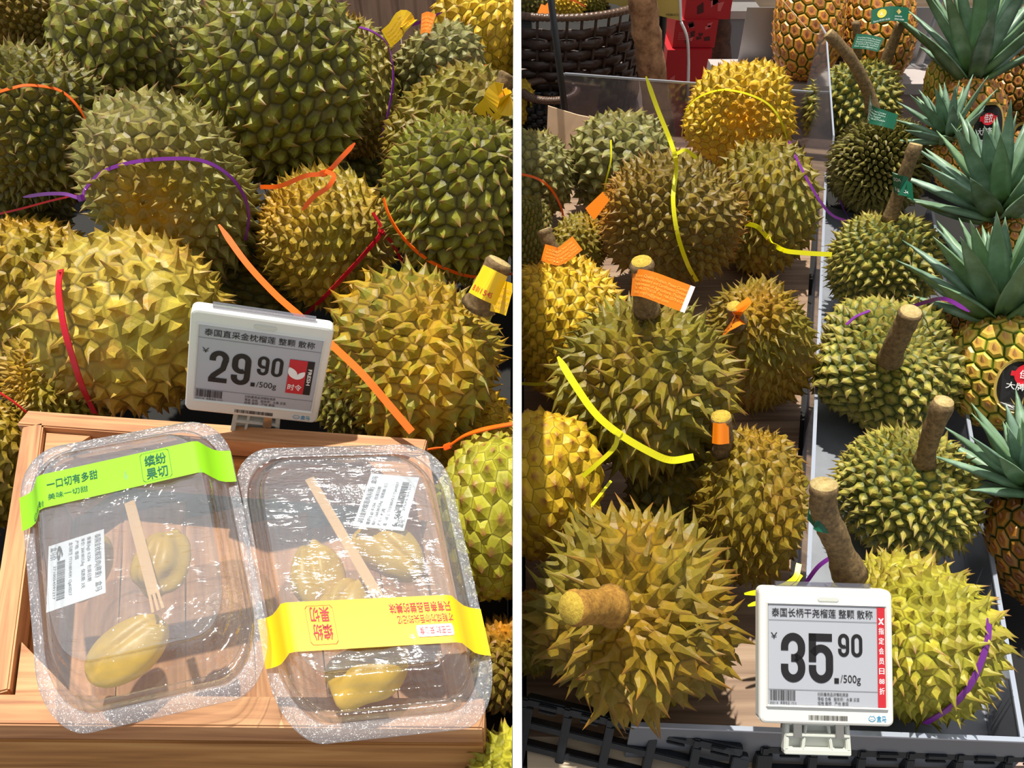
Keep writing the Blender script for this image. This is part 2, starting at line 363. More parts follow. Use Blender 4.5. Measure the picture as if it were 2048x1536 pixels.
DADJ = {'a1': 1.278, 'a2': 1.165, 'a3': 1.238, 'a4': 1.052, 'a5': 1.282, 'a6': 1.318, 'a7': 1.52, 'a8': 1.6, 'a9': 1.72, 'a10': 1.471, 'a11': 1.52, 'a12': 1.64, 'a13': 1.34, 'a14': 1.1, 'a15': 0.986, 'a16': 1.13, 'a17': 0.86, 'a18': 0.68, 'a19': 1.1, 'a20': 1.169, 'a21': 1.116, 'a22': 1.362, 'a23': 1.587, 'a24': 0.84, 'a25': 1.437, 'b1': 0.93, 'b2': 1.122, 'b3': 1.339, 'b4': 1.586, 'b5': 1.686, 'b6': 2.01, 'b7': 1.85, 'b8': 1.369, 'b9': 1.813, 'b10': 1.074, 'b11': 2.256, 'b12': 1.684, 'b13': 1.709, 'b14': 1.06, 'b15': 1.175, 'b16': 1.01, 'k1': 0.953, 'k2': 1.13, 'k3': 1.333, 'k4': 1.556, 'k5': 1.863, 'k6': 2.11}   # distances at which neighbouring fruits just touch
DFAC = {}
def thick(y): return .0036 + .0026 * max(0, y - .4)
def durian(key, px, py, D, Rpx, Lpx, stemdir, n, hs, kind, mat, seed, label, side=0, lobes=(5, .05), lean=.25, dent=.1, pole_amt=.7, stem=None, twist=0., group=None):
    DFAC[key] = DADJ.get(key, D) / D; D = D * DFAC[key]
    c = at(px, py, D); sc = D / F; hs *= min(Rpx, Lpx) * sc
    R, Lh = Rpx * sc - .62 * hs, Lpx * sc - .62 * hs
    rng = np.random.RandomState(seed); P, cen, cells = sphere_cells(n, seed)
    z = vdir(stemdir); x = nrm(np.cross([.2, .9, .1], z)); y = np.cross(z, x); Rm = np.stack([x, y, z], 1)
    A = rng.normal(0, 1, (3, 3)); ph0 = rng.rand() * 6.28 + twist
    def body(d):
        d = np.atleast_2d(d); th = np.arccos(np.clip(d[:, 2], -1, 1)); st = np.sin(th); ph = np.arctan2(d[:, 1], d[:, 0])
        w = np.cos(lobes[0] * ph + ph0); w = np.where(w < 0, -np.abs(w) ** 1.6, w)
        f = 1 + lobes[1] * w * st ** 1.2 + .02 * np.sin(2.2 * d @ A[0]) + .02 * np.sin(2.7 * d @ A[1]) - dent * np.exp(-(th / .38) ** 2) - .3 * dent * np.exp(-((math.pi - th) / .3) ** 2)
        return d * np.array([R, R, Lh]) * f[:, None]
    Nn = P / np.array([R, R, Lh]); Nn /= np.linalg.norm(Nn, axis=1)[:, None]
    th = np.arccos(np.clip(P[:, 2], -1, 1))
    et = np.stack([P[:, 0] * P[:, 2], P[:, 1] * P[:, 2], -(1 - P[:, 2] ** 2)], 1); et /= (np.linalg.norm(et, axis=1)[:, None] + 1e-6)
    B = body(cen); Sd = body(P); V = [*B]; attr = [(0, .5, 0, 1)] * len(B); Fs = []
    pr = PROF[kind]
    polew = lambda t: pole_amt * (math.exp(-(t / .45) ** 2) + math.exp(-((math.pi - t) / .5) ** 2))
    attr = [(0, .5, polew(math.acos(max(-1, min(1, q[2])))), 1) for q in cen]
    for k, cell in enumerate(cells):
        m = len(cell); h = hs * (.68 + .55 * rng.rand()) * (1 - .55 * math.exp(-(th[k] / .3) ** 2) - .25 * math.exp(-((math.pi - th[k]) / .3) ** 2))
        side_v = rng.normal(0, .27, 3); dirn = nrm(Nn[k] + et[k] * lean * math.sin(th[k]) ** .5 * (1 if th[k] < 2.2 else .3) + side_v)
        rr = rng.rand(); pw = polew(th[k]); b0 = len(V); base = B[cell]; s0 = Sd[k] * .6 + base.mean(0) * .4
        for fr, hh in pr:
            dd = Nn[k] * (1 - hh * .5) + dirn * (hh * .5); dd = nrm(dd)
            for q in base: V.append(s0 + (q - s0) * fr + dd * h * hh); attr.append((hh, rr, pw, 1))
        V.append(s0 + dirn * h + nrm(side_v) * h * .08); attr.append((1, rr, pw, 1)); t = len(V) - 1
        for j in range(m):
            j2 = (j + 1) % m
            Fs.append((cell[j], cell[j2], b0 + j2, b0 + j)); Fs.append((b0 + j, b0 + j2, b0 + m + j2, b0 + m + j)); Fs.append((b0 + m + j, b0 + m + j2, t))
    V = np.array(V) @ Rm.T + c
    clip = (side, thick(c[1]) + .0008) if side else None
    FRUIT[key] = dict(c=c, Rm=Rm, rad=np.array([R, R, Lh]) + hs * .6)
    if stem:
        e = empty('durian', c, label, 'durian', group)
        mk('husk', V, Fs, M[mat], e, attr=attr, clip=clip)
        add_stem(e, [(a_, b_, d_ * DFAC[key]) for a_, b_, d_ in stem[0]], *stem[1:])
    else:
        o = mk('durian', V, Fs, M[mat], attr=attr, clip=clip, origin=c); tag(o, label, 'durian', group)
    return c
def add_stem(e, pts, r0, r1, m='stem', cm='cut', clip=None):
    """pts: (px, py, D) from root to cut end; radii in metres"""
    P = spline([at(*p) for p in pts], 6); k = len(P); rg = np.random.RandomState(int(abs(pts[0][0])))
    rad = np.interp(np.linspace(0, 1, k), [0, .12, .25, .8, .93, 1], [r0 * 1.25, r0, r0 * .92, r1, r1 * 1.1, r1 * .95]) * (1 + .04 * rg.randn(k))
    V, Fs = sweep(P, rad, 14)
    V = np.array(V); idx = [0] * len(Fs); idx[-1] = 1
    mk('stem', V, Fs, [M[m], M[cm]], e, smooth=True, idx=idx, clip=clip)
def on_fruit(key, px, py, k=1.0):
    f = FRUIT[key]; o = (CAM - f['c']) @ f['Rm'] / (f['rad'] * k); d0 = at(px, py, 1) - CAM; d = d0 @ f['Rm'] / (f['rad'] * k)
    a = d @ d; b = o @ d; cc = o @ o - 1; disc = b * b - a * cc
    t = (-b - math.sqrt(disc)) / a if disc > 0 else -b / a
    p = CAM + d0 * t; loc = (p - f['c']) @ f['Rm'] / f['rad'] ** 2; return p, nrm(f['Rm'] @ loc)
def tie(color, pts, label, key=None, w=.0048, head=None, tail=True, side=0, k=1.0, group=None):
    """cable tie: strap hugging the thorn tips of one fruit (2-tuples) or hanging free (3-tuples with distance)"""
    P, N = [], []
    for q in pts:
        if len(q) == 2: p, n = on_fruit(key, q[0], q[1], k)
        else: p = at(*q); n = nrm(CAM - p)
        P.append(p); N.append(n)
    Ps = spline(P, 8); Ns = spline(N, 8)
    ws = np.full(len(Ps), w)
    if tail: ws[-1] = w * .35; ws[-2] = w * .6; ws[-3] = w * .85
    V, Fs = ribbon(Ps, Ns, ws, .0013)
    x0 = thick(Ps[0][1]) + .001
    e = empty('cable_tie', Ps[len(Ps) // 2], label, 'cable tie', group)
    mk('strap', V, Fs, M[color], e, clip=(side, x0) if side else None)
    if head is not None:
        i = int(head * (len(Ps) - 1)); t = nrm(Ps[min(i + 1, len(Ps) - 1)] - Ps[max(i - 1, 0)]); n = nrm(Ns[i])
        bar('head', Ps[i] - t * .0045, Ps[i] + t * .0045, .0085, .006, M[color], e, up=n, bev=.001)
    return e
def sticker(mat, pts, w, label, lines, pm, key=None, side_dir=None, th=.0004, back=None, mark=None, side=0, cat='sticker'):
    """paper strip through pts (px, py, D); print laid on it. u runs 0..1 along, v 0..1 across"""
    fc = DFAC.get(key, 1)
    P = spline([at(p[0], p[1], p[2] * fc) for p in pts], 6); k = len(P)
    T = np.gradient(P, axis=0); V = []; Fs = []
    sd_ = vdir(side_dir if side_dir else (0, 1, 0)); Sv = []
    for i in range(k):
        s = nrm(sd_ - nrm(T[i]) * np.dot(sd_, nrm(T[i]))); Sv.append(s)
        V += [P[i] - s * w / 2, P[i] + s * w / 2]
    n0 = len(V); nn = []
    for i in range(k):
        n = nrm(np.cross(T[i], Sv[i])); n = n if np.dot(n, CAM - P[i]) > 0 else -n; nn.append(n)
    V += [v - nn[i // 2] * th for i, v in enumerate(list(V))]
    for i in range(k - 1):
        a = 2 * i; Fs += [(a, a + 1, a + 3, a + 2), (n0 + a, n0 + a + 2, n0 + a + 3, n0 + a + 1), (a, a + 2, n0 + a + 2, n0 + a), (a + 1, n0 + a + 1, n0 + a + 3, a + 3)]
    Fs += [(0, n0, n0 + 1, 1), (2 * k - 2, 2 * k - 1, n0 + 2 * k - 1, n0 + 2 * k - 2)]
    e = empty('sticker', P[k // 2], label, cat)
    cl = (side, thick(P[0][1]) + .001) if side else None
    mk('paper', V, Fs, M[mat], e, clip=cl)
    cum = np.concatenate([[0], np.cumsum(np.linalg.norm(np.diff(P, axis=0), axis=1))]); Ltot = cum[-1]
    def fn(u, v):
        s = min(max(u, 0), 1) * Ltot; o_ = [np.interp(s, cum, [q[j] for q in P]) for j in range(3)]; i = min(k - 1, int(np.searchsorted(cum, s)))
        return np.array(o_) + Sv[i] * (v - .5) * w + nn[i] * .0006
    asp = Ltot / w
    if lines:
        pr = Print(); m = len(lines)
        for i, t in enumerate(lines):
            h = .62 / m * .9; v = .84 - (i + .75) * (.76 / m)
            V2, _ = text2d(t)
            if len(V2): wd = min(.84, V2[:, 0].max() * h / .73 / asp); pr.text(t, .09, v, h, w=wd)
        pr.build('print', fn, M[pm], e)
    if mark: mark(fn, e, asp)
    return e

# ------------------------------------------------------------------ large structure
def slab(name, x0, x1, y0, y1, z0, z1, mat, parent=None):
    V = [(x, y, z) for x in (x0, x1) for y in (y0, y1) for z in (z0, z1)]
    return mk(name, V, [(0, 1, 3, 2), (4, 6, 7, 5), (0, 4, 5, 1), (2, 3, 7, 6), (0, 2, 6, 4), (1, 5, 7, 3)], mat, parent)
def prism_x(name, prof, x0, x1, mat, parent=None):
    n = len(prof); V = [(x0, y, z) for y, z in prof] + [(x1, y, z) for y, z in prof]
    Fs = [tuple(range(n)), tuple(range(2 * n - 1, n - 1, -1))] + [(i, i + n, (i + 1) % n + n, (i + 1) % n) for i in range(n)]
    return mk(name, V, Fs, mat, parent)
tag(slab('floor', -4, 5, -1.5, 7, -.05, 0, M['floor']), kind='structure')
tag(slab('wall_back', -4, 5, 5.6, 5.7, 0, 3, M['wallwood']), kind='structure')
# white border strip between the two displays, built as an upright board
prof = [(.26, .0), (2.62, .0), (2.62, 1.06), (2.2, 1.10), (1.0, 1.11), (.75, 1.04), (.36, .93), (.26, .865)]
V = [(-thick(y), y, z) for y, z in prof] + [(thick(y), y, z) for y, z in prof]; n = len(prof)
tag(mk('border_strip', V, [tuple(range(n)), tuple(range(2 * n - 1, n - 1, -1))] + [(i, (i + 1) % n, (i + 1) % n + n, i + n) for i in range(n)], M['white']), 'plain white border strip between the two durian displays, built as an upright board', 'divider')
# vertical brown boards behind the heap on the first display
bw = empty('board_fence', (-1, 2.75, 0), 'brown fence of upright wooden boards behind the thick-thorned durian heap', 'fence')
for i in range(16):
    x = -1.86 + i * .118
    bar('board', (x, 2.75 + .004 * (i % 2), .0), (x, 2.75 + .004 * (i % 2), 1.15), .02, .112, M['wallwood'], bw, up=(1, 0, 0))
# first display: sloping dark bed
tag(prism_x('heap_bed', [(.64, .0), (.64, .555), (1.10, .575), (1.30, .62), (1.50, .655), (1.95, .78), (1.95, 0)], -1.75, -.012, M['dark']), 'dark sloping bed under the heap of thick-thorned durians', 'display stand')
tag(slab('crate_table', -.75, -.012, .22, .60, .0, .675, M['dark']), 'dark low table carrying the pine crate', 'table')
# second display
st = empty('display_table', (.9, 1.3, 0), 'dark table carrying the clear tray and the pineapples', 'table'); slab('table_body', .012, 1.9, .45, 2.19, 0, .525, M['dark'], st)
bd = empty('display_board', (.3, 1.2, .54), 'scuffed brown board under the mustard durians on the table', 'board')
def quad_slab(name, Q, z0, z1, mat, parent):
    V = [(x, y, z) for z in (z0, z1) for x, y in Q]
    return mk(name, V, [(3, 2, 1, 0), (4, 5, 6, 7)] + [(i, (i + 1) % 4, (i + 1) % 4 + 4, i + 4) for i in range(4)], mat, parent)
A_ = atz(1604, 1450, .62)[:2]; B_ = atz(1652, 345, .62)[:2]; Cc = atz(2046, 1475, .62)[:2]; D_ = atz(1862, 400, .62)[:2]
uL = (B_ - A_); uR = (D_ - Cc); INS = .009
quad_slab('board', [(.012, A_[1]), (A_[0] - INS, A_[1]), tuple(B_ + (-INS, 0)), (.012, B_[1])], .526, .538, M['plywood'], bd)
quad_slab('board', [(.012, B_[1] + .003), (B_[0] - INS, B_[1] + .003), (B_[0] + .2, 2.18), (.012, 2.18)], .526, .537, M['plywood'], bd)
# clear tray (walls follow the row of long-stemmed durians)
tr = empty('display_tray', ((A_[0] + Cc[0]) / 2, 1.0, .54), 'long grey clear-walled tray holding the row of long-stemmed durians', 'tray')
quad_slab('tray_floor', [tuple(A_), tuple(Cc), tuple(D_), tuple(B_)], .534, .538, M['traygrey'], tr)
def wall_strip(name, a, b, z0, z1, t, mat, parent):
    a, b = np.asarray(a), np.asarray(b); d = nrm(b - a); nn = np.array([-d[1], d[0]]) * t / 2
    return quad_slab(name, [tuple(a - nn), tuple(b - nn), tuple(b + nn), tuple(a + nn)], z0, z1, mat, parent)
for nm, a, b, zt in (('side_wall', A_, B_, .62), ('side_wall', Cc, D_, .62), ('front_wall', atz(1262, 1448, .62)[:2], atz(2075, 1480, .62)[:2], .62)):
    wall_strip(nm, a, b, .538, zt - .003, .003, M['acryl2'] if nm == 'side_wall' else M['grey'], tr)
    wall_strip('rim', a, b, zt - .003, zt, .0055, M['trayrim'], tr)
# second tall divider at the back of the tray
bp = empty('back_divider', (B_[0], B_[1] + .3, .55), 'tall clear acrylic divider behind the tray beside the stemmed durians', 'divider')
p0 = np.array([*B_, 0]) + (.005, .01, 0); p1 = atz(1598, 350, .56); p1 = np.array([.79, 2.18, 0])
Vd = []
for p, z in ((p0, .552), (p1, .552), (p1, .84), (p1 * .8 + p0 * .2, .84), (p0 + (p1 - p0) * .04, .70), (p0, .68)): Vd += [(p[0] - .0015, p[1], z), (p[0] + .0015, p[1], z)]
mk('panel', Vd, [tuple(range(0, 12, 2)), tuple(range(11, 0, -2))], M['acryl2'], bp)
for i in range(2, 5):
    a, b = np.array(Vd[2 * i]), np.array(Vd[2 * i + 2]); bar('edge', a, b, .004, .004, M['trayrim'], bp, bev=0)
bar('edge', Vd[10], Vd[0], .004, .004, M['trayrim'], bp, bev=0)
# upright acrylic plate closing the board at the back
yq = 2.08
q = [aty(1365, 275, yq), aty(1640, 300, yq), aty(1640, 186, yq), aty(1130, 148, yq), aty(1118, 156, yq), aty(1134, 262, yq)]
q[0][2] = q[1][2] = q[5][2] = .55
ap = empty('acrylic_plate', (q[0][0], yq, .55), 'low clear acrylic plate in front of the woven basket and bark pole', 'screen')
mk('panel', [(p[0], p[1] + d, p[2]) for d in (0, .004) for p in q], [(0, 1, 2, 3, 4, 5), (11, 10, 9, 8, 7, 6)], M['acryl'], ap)
for i in (2, 3, 4): bar('edge', q[i] + (0, .002, 0), q[(i + 1) % 6] + (0, .002, 0), .005, .005, M['trayrim'], ap, bev=0)

# counter with steel sheet behind
ct = empty('counter', (1.3, 2.5, 0), 'pale steel-topped counter carrying two upright pineapples', 'counter')
cz = .66; a = atz(1470, 168, cz); yc = a[1]
slab('counter_top', a[0] - .04, 2.6, yc, yc + .20, cz - .03, cz, M['counter'], ct)
slab('counter_body', a[0] + .0, 2.6, yc + .01, yc + .19, 0, cz - .031, M['counterfront'], ct)
ys = yc + .18
s0 = aty(1474, 133, ys); s1 = aty(1474, 15, ys)
ss = empty('steel_sheet', (s0[0] + .6, ys, cz), 'upright brushed steel sheet behind the two upright pineapples', 'sheet')
slab('sheet', s0[0], 2.5, ys, ys + .004, cz + .001, s1[2], M['steel'], ss)
slab('fold', s0[0] + .01, 2.5, ys - .06, ys - .001, cz + .001, cz + .004, M['steel'], ss)

# ------------------------------------------------------------------ pine crate
cr = empty('wooden_crate', (-.28, .5, .72), 'pale pine crate with corner blocks under the two clear fruit boxes', 'crate')
ZC = .87
BL, BR, FR, FL = atz(52, 822, ZC), atz(852, 880, ZC), atz(968, 1455, ZC), atz(-45, 1445, ZC)
def on_top(p, dz=0): return np.array([p[0], p[1], ZC + dz])
inn = lambda p, q, t: p + nrm(q - p) * t
for lev in range(2):
    z = -.013 - lev * .052; hh = .026 if lev == 0 else .07
    z = -.013 if lev == 0 else -.064
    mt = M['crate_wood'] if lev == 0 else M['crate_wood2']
    bar('rail', on_top(BL, z) + (0, -.010, 0), on_top(BR, z) + (0, -.010, 0), .024, hh, mt, cr)
    bar('rail', on_top(inn(BL, FL, .024), z) + (.010, 0, 0), on_top(inn(FL, BL, .026), z) + (.010, 0, 0), .022, hh, mt, cr)
    bar('rail', on_top(inn(BR, FR, .024), z) + (-.012, 0, 0), on_top(inn(FR, BR, .026), z) + (-.012, 0, 0), .022, hh, mt, cr)
    bar('rail', on_top(FL, z) + (-.05, .012, 0), on_top(FR, z) + (0, .012, 0), .026, hh, mt, cr)
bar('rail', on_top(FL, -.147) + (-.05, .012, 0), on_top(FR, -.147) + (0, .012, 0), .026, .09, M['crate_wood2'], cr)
for i in range(6):
    f0, f1 = i / 6 + .01, (i + 1) / 6 - .01
    a, b = on_top(BL * (1 - (f0 + f1) / 2) + BR * (f0 + f1) / 2, -.125), on_top(FL * (1 - (f0 + f1) / 2) + FR * (f0 + f1) / 2, -.125)
    bar('slat', inn(a, b, .03), inn(b, a, .035), .070, .008, M['crate_wood'], cr)
for (p, qx, qy) in ((BL, BR, FL), (FL, FR, BL), (BR, BL, FR)):
    o_ = p + nrm(qx - p) * .024 + nrm(qy - p) * .027; a1 = o_ + nrm(qx - p) * .052; a2 = o_ + nrm(qy - p) * .055
    V = [on_top(k, dz) for dz in (-.008, -.10) for k in (o_, a1, a2)]
    mk('corner_block', V, [(0, 1, 2), (5, 4, 3), (0, 3, 4, 1), (1, 4, 5, 2), (2, 5, 3, 0)], M['crate_wood'], cr)

# ------------------------------------------------------------------ durians on the heap (first display)
L = -1
durian('a1', 560, 168, 1.28, 178, 210, (.12, 1, .15), 420, .17, 'sharp', 'green', 11, 'big tall green durian at the top middle of the heap with a dry vertical scar', L, lobes=(5, .06), lean=.1, pole_amt=.1)
durian('a2', 345, 380, 1.2, 182, 158, (-.1, .45, -.9), 430, .17, 'sharp', 'greygreen', 12, 'two-lobed grey-green durian with yellow blossom end, bound by a purple tie', L, lobes=(2, .13), lean=.0, pole_amt=.9, twist=.5)
durian('a3', 652, 483, 1.25, 142, 146, (.55, -.5, -.6), 470, .16, 'sharp', 'yellow', 13, 'olive durian with close thorns under the curled orange tie', L, pole_amt=.8)
durian('a4', 265, 642, 1.08, 196, 190, (.35, 1, -.1), 260, .165, 'thorn', 'golden', 14, 'scurfy golden-brown durian with broad blunt thorns just behind the wooden crate', L, lobes=(4, .04), lean=.05, dent=.02)
durian('a5', 60, 620, 1.25, 160, 200, (.1, 1, .3), 460, .13, 'sharp', 'yellow', 15, 'yellow durian with small thorns half behind the golden-brown one', L)
durian('a6', 78, 255, 1.32, 160, 160, (.45, .2, -.9), 620, .15, 'sharp', 'olive', 16, 'dark olive durian with a thin orange tie curving over it', L, pole_amt=.6, lean=0)
durian('a7', 218, 80, 1.52, 114, 148, (.1, 1, .1), 240, .15, 'broad', 'green', 17, 'tall green durian with coarse pyramid thorns against the woven basket rim', L)
durian('a8', 25, 20, 1.6, 96, 92, (.5, .5, -.6), 560, .14, 'fine', 'brown', 18, 'brown durian with thin crowded thorns in the top corner of the heap', L)
durian('a9', 345, 85, 1.72, 82, 118, (0, 1, 0), 260, .15, 'broad', 'palegreen', 19, 'pale green durian in shade between two taller green ones', L)
durian('a10', 700, 175, 1.46, 96, 148, (-.1, 1, .1), 460, .16, 'sharp', 'oliveyellow', 20, 'long brownish durian with a purple tie, behind the big green one', L)
durian('a11', 878, 142, 1.52, 102, 82, (-.5, .8, .1), 230, .16, 'broad', 'palegreen', 21, 'grey-green durian with coarse thorns below the torn paper tags', L)
durian('a12', 968, 62, 1.64, 108, 110, (.2, 1, .2), 300, .15, 'broad', 'bright', 22, 'sunlit yellow durian in the top corner beside the white board', L)
durian('a13', 905, 262, 1.34, 118, 158, (1, .75, .2), 330, .17, 'broad', 'oliveyellow', 23, 'tan durian lying on its side, upper end under the curled yellow tag', L,
       stem=([(985, 215, 1.24), (1005, 175, 1.22), (1018, 150, 1.215)], .014, .015, 'stem', 'cut', (-1, .0065)), pole_amt=.2)
durian('a14', 920, 392, 1.1, 162, 178, (.3, 1, .25), 420, .17, 'broad', 'green', 24, 'large bright green durian pressed against the white board with an orange tie below', L, lobes=(3, .07), pole_amt=.1)
durian('a15', 840, 712, 1.02, 182, 176, (.75, .6, .35), 330, .19, 'sharp', 'duo', 25, 'two-lobed durian, green on one side and mustard on the other, with yellow-tagged stem', L, lobes=(3, .1), twist=1.2,
       stem=([(958, 610, .95), (978, 565, .93), (1000, 522, .92)], .017, .015, 'stem', 'cut', (-1, .0062)), pole_amt=.35)
durian('a16', 705, 790, 1.13, 78, 100, (0, 1, 0), 260, .18, 'sharp', 'olive', 26, 'small dull durian showing between the price tag and the two-lobed durian', L)
durian('a17', 985, 1030, .86, 122, 180, (.1, 1, .1), 200, .13, 'flat', 'lime', 27, 'lime-green durian with wide flat thorns beside the clear boxes', L, lean=.05, lobes=(4, .03), pole_amt=.1)
durian('a18', 1030, 1565, .68, 110, 120, (-.3, 1, .4), 130, .3, 'sharp', 'lime', 28, 'pale-thorned durian at the lower end of the white board', L)
durian('a19', -45, 930, 1.1, 100, 150, (.2, 1, .2), 330, .15, 'sharp', 'yellow', 29, 'yellow-green durian beside the outer end of the wooden crate', L)
durian('a20', 130, 760, 1.2, 115, 110, (-.5, -.2, .8), 520, .2, 'fine', 'yellow', 30, 'yellow durian with narrow crowded thorns tucked under the golden-brown one', L)
durian('a21', 930, 850, 1.07, 105, 90, (0, 1, .3), 220, .17, 'broad', 'bright', 31, 'yellow durian mostly hidden under the two-lobed one', L)
durian('a22', 520, 560, 1.36, 120, 100, (0, 1, .3), 220, .14, 'broad', 'olive', 32, 'dark durian deep in the gap behind the price tag', L)
durian('a23', 735, 370, 1.5, 90, 90, (0, 1, .3), 220, .16, 'broad', 'green', 33, 'dark green durian in the gap behind the red-tied one', L)
durian('a24', 1005, 1330, .84, 80, 100, (0, 1, .3), 260, .2, 'fine', 'brown', 34, 'shaded brown durian low between crate corner and white board', L)
durian('a25', 10, 420, 1.42, 120, 90, (0, 1, .3), 260, .15, 'broad', 'olive', 35, 'shaded durian showing through the gap under the dark olive one', L)
# ------------------------------------------------------------------ durians on the board (second display)
R = 1
g1 = ('stemgold', 'cutgold')
durian('b1', 1268, 1222, .96, 216, 212, (-.18, .16, 1), 300, .26, 'sharp', 'mon', 41, 'huge mustard durian with long hooked thorns and thick golden stem at the front', R, lobes=(5, .06), lean=.75, dent=.10, pole_amt=.25, twist=.3,
       stem=([(1222, 1212, .842), (1185, 1214, .81), (1142, 1216, .785)], .0185, .0175, *g1, None))
durian('b2', 1284, 776, 1.15, 186, 186, (.02, .9, .5), 400, .22, 'sharp', 'oliveyellow', 42, 'olive durian with sharp thorns and the long orange sticker around its stem', R, lobes=(5, .08), lean=.35, pole_amt=.1,
       stem=([(1292, 622, 1.09), (1288, 575, 1.06), (1283, 522, 1.03)], .0165, .0145, 'stem', 'cutgold', None))
durian('b3', 1520, 690, 1.32, 108, 158, (-.35, .75, .75), 420, .2, 'sharp', 'mon', 43, 'long mustard durian with a small orange loop around its stub stem', R, lobes=(4, .09), lean=.3, pole_amt=.3,
       stem=([(1474, 645, 1.225), (1471, 630, 1.20), (1468, 612, 1.185)], .0135, .012, 'stem', 'cutgold', None))
durian('b4', 1341, 437, 1.42, 130, 154, (-.9, .15, .1), 560, .16, 'sharp', 'brown', 44, 'wide brown-olive durian with the upright yellow tie across it', R, pole_amt=.8, lean=-.15, lobes=(4, .04))
durian('b5', 1525, 410, 1.58, 108, 142, (.0, 1, .1), 330, .17, 'sharp', 'oliveyellow', 45, 'tall yellow-green durian leaning against the clear tray wall', R, pole_amt=.3)
durian('b6', 1478, 235, 1.86, 112, 92, (.1, .35, -.9), 380, .17, 'sharp', 'bright', 46, 'sunlit yellow durian farthest back with a yellow tie arched over it', R, pole_amt=.9, lean=0)
durian('b7', 1242, 325, 1.64, 112, 110, (0, 1, .15), 230, .16, 'sharp', 'palegreen', 47, 'pale yellow-green durian in front of the torn cardboard', R, pole_amt=.5)
durian('b8', 1138, 655, 1.28, 126, 158, (-.3, 1, .15), 420, .16, 'sharp', 'bright', 48, 'bright yellow durian with orange-tagged stem beside the white board', R, lobes=(3, .07), pole_amt=.2,
       stem=([(1112, 512, 1.26), (1098, 485, 1.25), (1088, 458, 1.245)], .013, .0125, 'stem', 'cut', None))
durian('b9', 1065, 350, 1.62, 88, 94, (0, 1, .1), 260, .16, 'sharp', 'palegreen', 49, 'green durian with a dark red tie next to the white board', R)
durian('b10', 1092, 965, 1.07, 112, 160, (.1, 1, .1), 190, .12, 'flat', 'bright', 50, 'bright yellow durian with wide flat thorns beside the huge mustard one', R, lean=.05, pole_amt=.1)
durian('b11', 1030, 205, 1.8, 42, 52, (0, 1, .1), 220, .14, 'sharp', 'bright', 51, 'small sliver of yellow durian at the white board by the black basket', R)
durian('b12', 1160, 490, 1.5, 62, 66, (.4, .6, .5), 260, .18, 'sharp', 'oliveyellow', 52, 'small dull durian between the two orange stickers', R, pole_amt=.6)
durian('b13', 1058, 465, 1.5, 48, 80, (0, 1, .1), 360, .16, 'fine', 'olive', 53, 'narrow-thorned olive durian under the dark red tie', R)
durian('b14', 1502, 1010, 1.12, 112, 172, (.05, 1, .2), 360, .19, 'sharp', 'mon', 54, 'olive durian standing against the front part of the tray wall', R, lobes=(5, .1),
       stem=([(1450, 900, 1.10), (1446, 870, 1.08), (1442, 832, 1.06)], .014, .0125, 'stem', 'cutgold', None), pole_amt=.1)
durian('b15', 1365, 985, 1.2, 115, 90, (0, .4, .9), 240, .14, 'broad', 'olive', 55, 'shaded durian down in the gap behind the huge mustard one', R)
durian('b16', 1062, 1265, 1.02, 62, 95, (0, 1, .2), 220, .18, 'sharp', 'mon', 56, 'mustard durian low at the white board behind the huge one', R)
# row in the tray
K = 0
durian('k1', 1822, 1275, .945, 170, 176, (-.75, .75, .15), 460, .17, 'sharp', 'paleyellow', 61, 'pale yellow long-stemmed durian at the front of the tray behind the price tag', K, lobes=(5, .03), lean=.3,
       stem=([(1700, 1150, .895), (1672, 1080, .865), (1648, 1020, .84), (1648, 968, .825)], .0165, .0135, 'stem', 'cut', None), pole_amt=.3)
durian('k2', 1815, 985, 1.1, 146, 136, (.25, .75, .5), 520, .17, 'sharp', 'khaki', 62, 'round khaki durian second from the front with dark straight stem', K, lobes=(5, .02),
       stem=([(1848, 925, 1.03), (1862, 870, 1.0), (1888, 802, .965)], .0125, .0125, 'stem', 'cut', None), pole_amt=.3)
durian('k3', 1779, 728, 1.3, 150, 122, (.1, .45, .85), 520, .15, 'broad', 'khaki', 63, 'wide khaki durian in mid tray, stubby bent stem pointing at the viewer', K, lobes=(5, .09), lean=.5, dent=.25,
       stem=([(1780, 718, 1.205), (1790, 690, 1.165), (1810, 650, 1.13), (1822, 622, 1.11)], .0165, .0155, 'stem', 'cut', None), pole_amt=.15)
durian('k4', 1769, 528, 1.5, 112, 112, (.1, 1, .15), 520, .16, 'sharp', 'khaki', 64, 'round khaki durian with pink-brown stem carrying a small green sticker', K, lobes=(5, .02), dent=.15,
       stem=([(1779, 440, 1.44), (1798, 385, 1.41), (1815, 335, 1.38), (1832, 288, 1.36)], .0125, .012, 'stem', 'cut', None), pole_amt=.2)
durian('k5', 1760, 332, 1.78, 98, 98, (0, .8, .2), 880, .2, 'fine', 'darkkhaki', 65, 'dark durian with very fine needle thorns and a long crooked stem', K, lobes=(5, .02),
       stem=([(1746, 225, 1.76), (1735, 180, 1.74), (1700, 115, 1.70), (1656, 66, 1.68)], .0145, .012, 'stem', 'cut', None), pole_amt=.1)
durian('k6', 1704, 218, 2.02, 96, 100, (.1, 1, .1), 480, .16, 'sharp', 'khaki', 66, 'yellowish durian at the back end of the tray under the crooked stem', K,
       stem=([(1762, 150, 2.0), (1782, 95, 1.96), (1803, 45, 1.92)], .016, .012, 'stem', 'cut', None), pole_amt=.1)
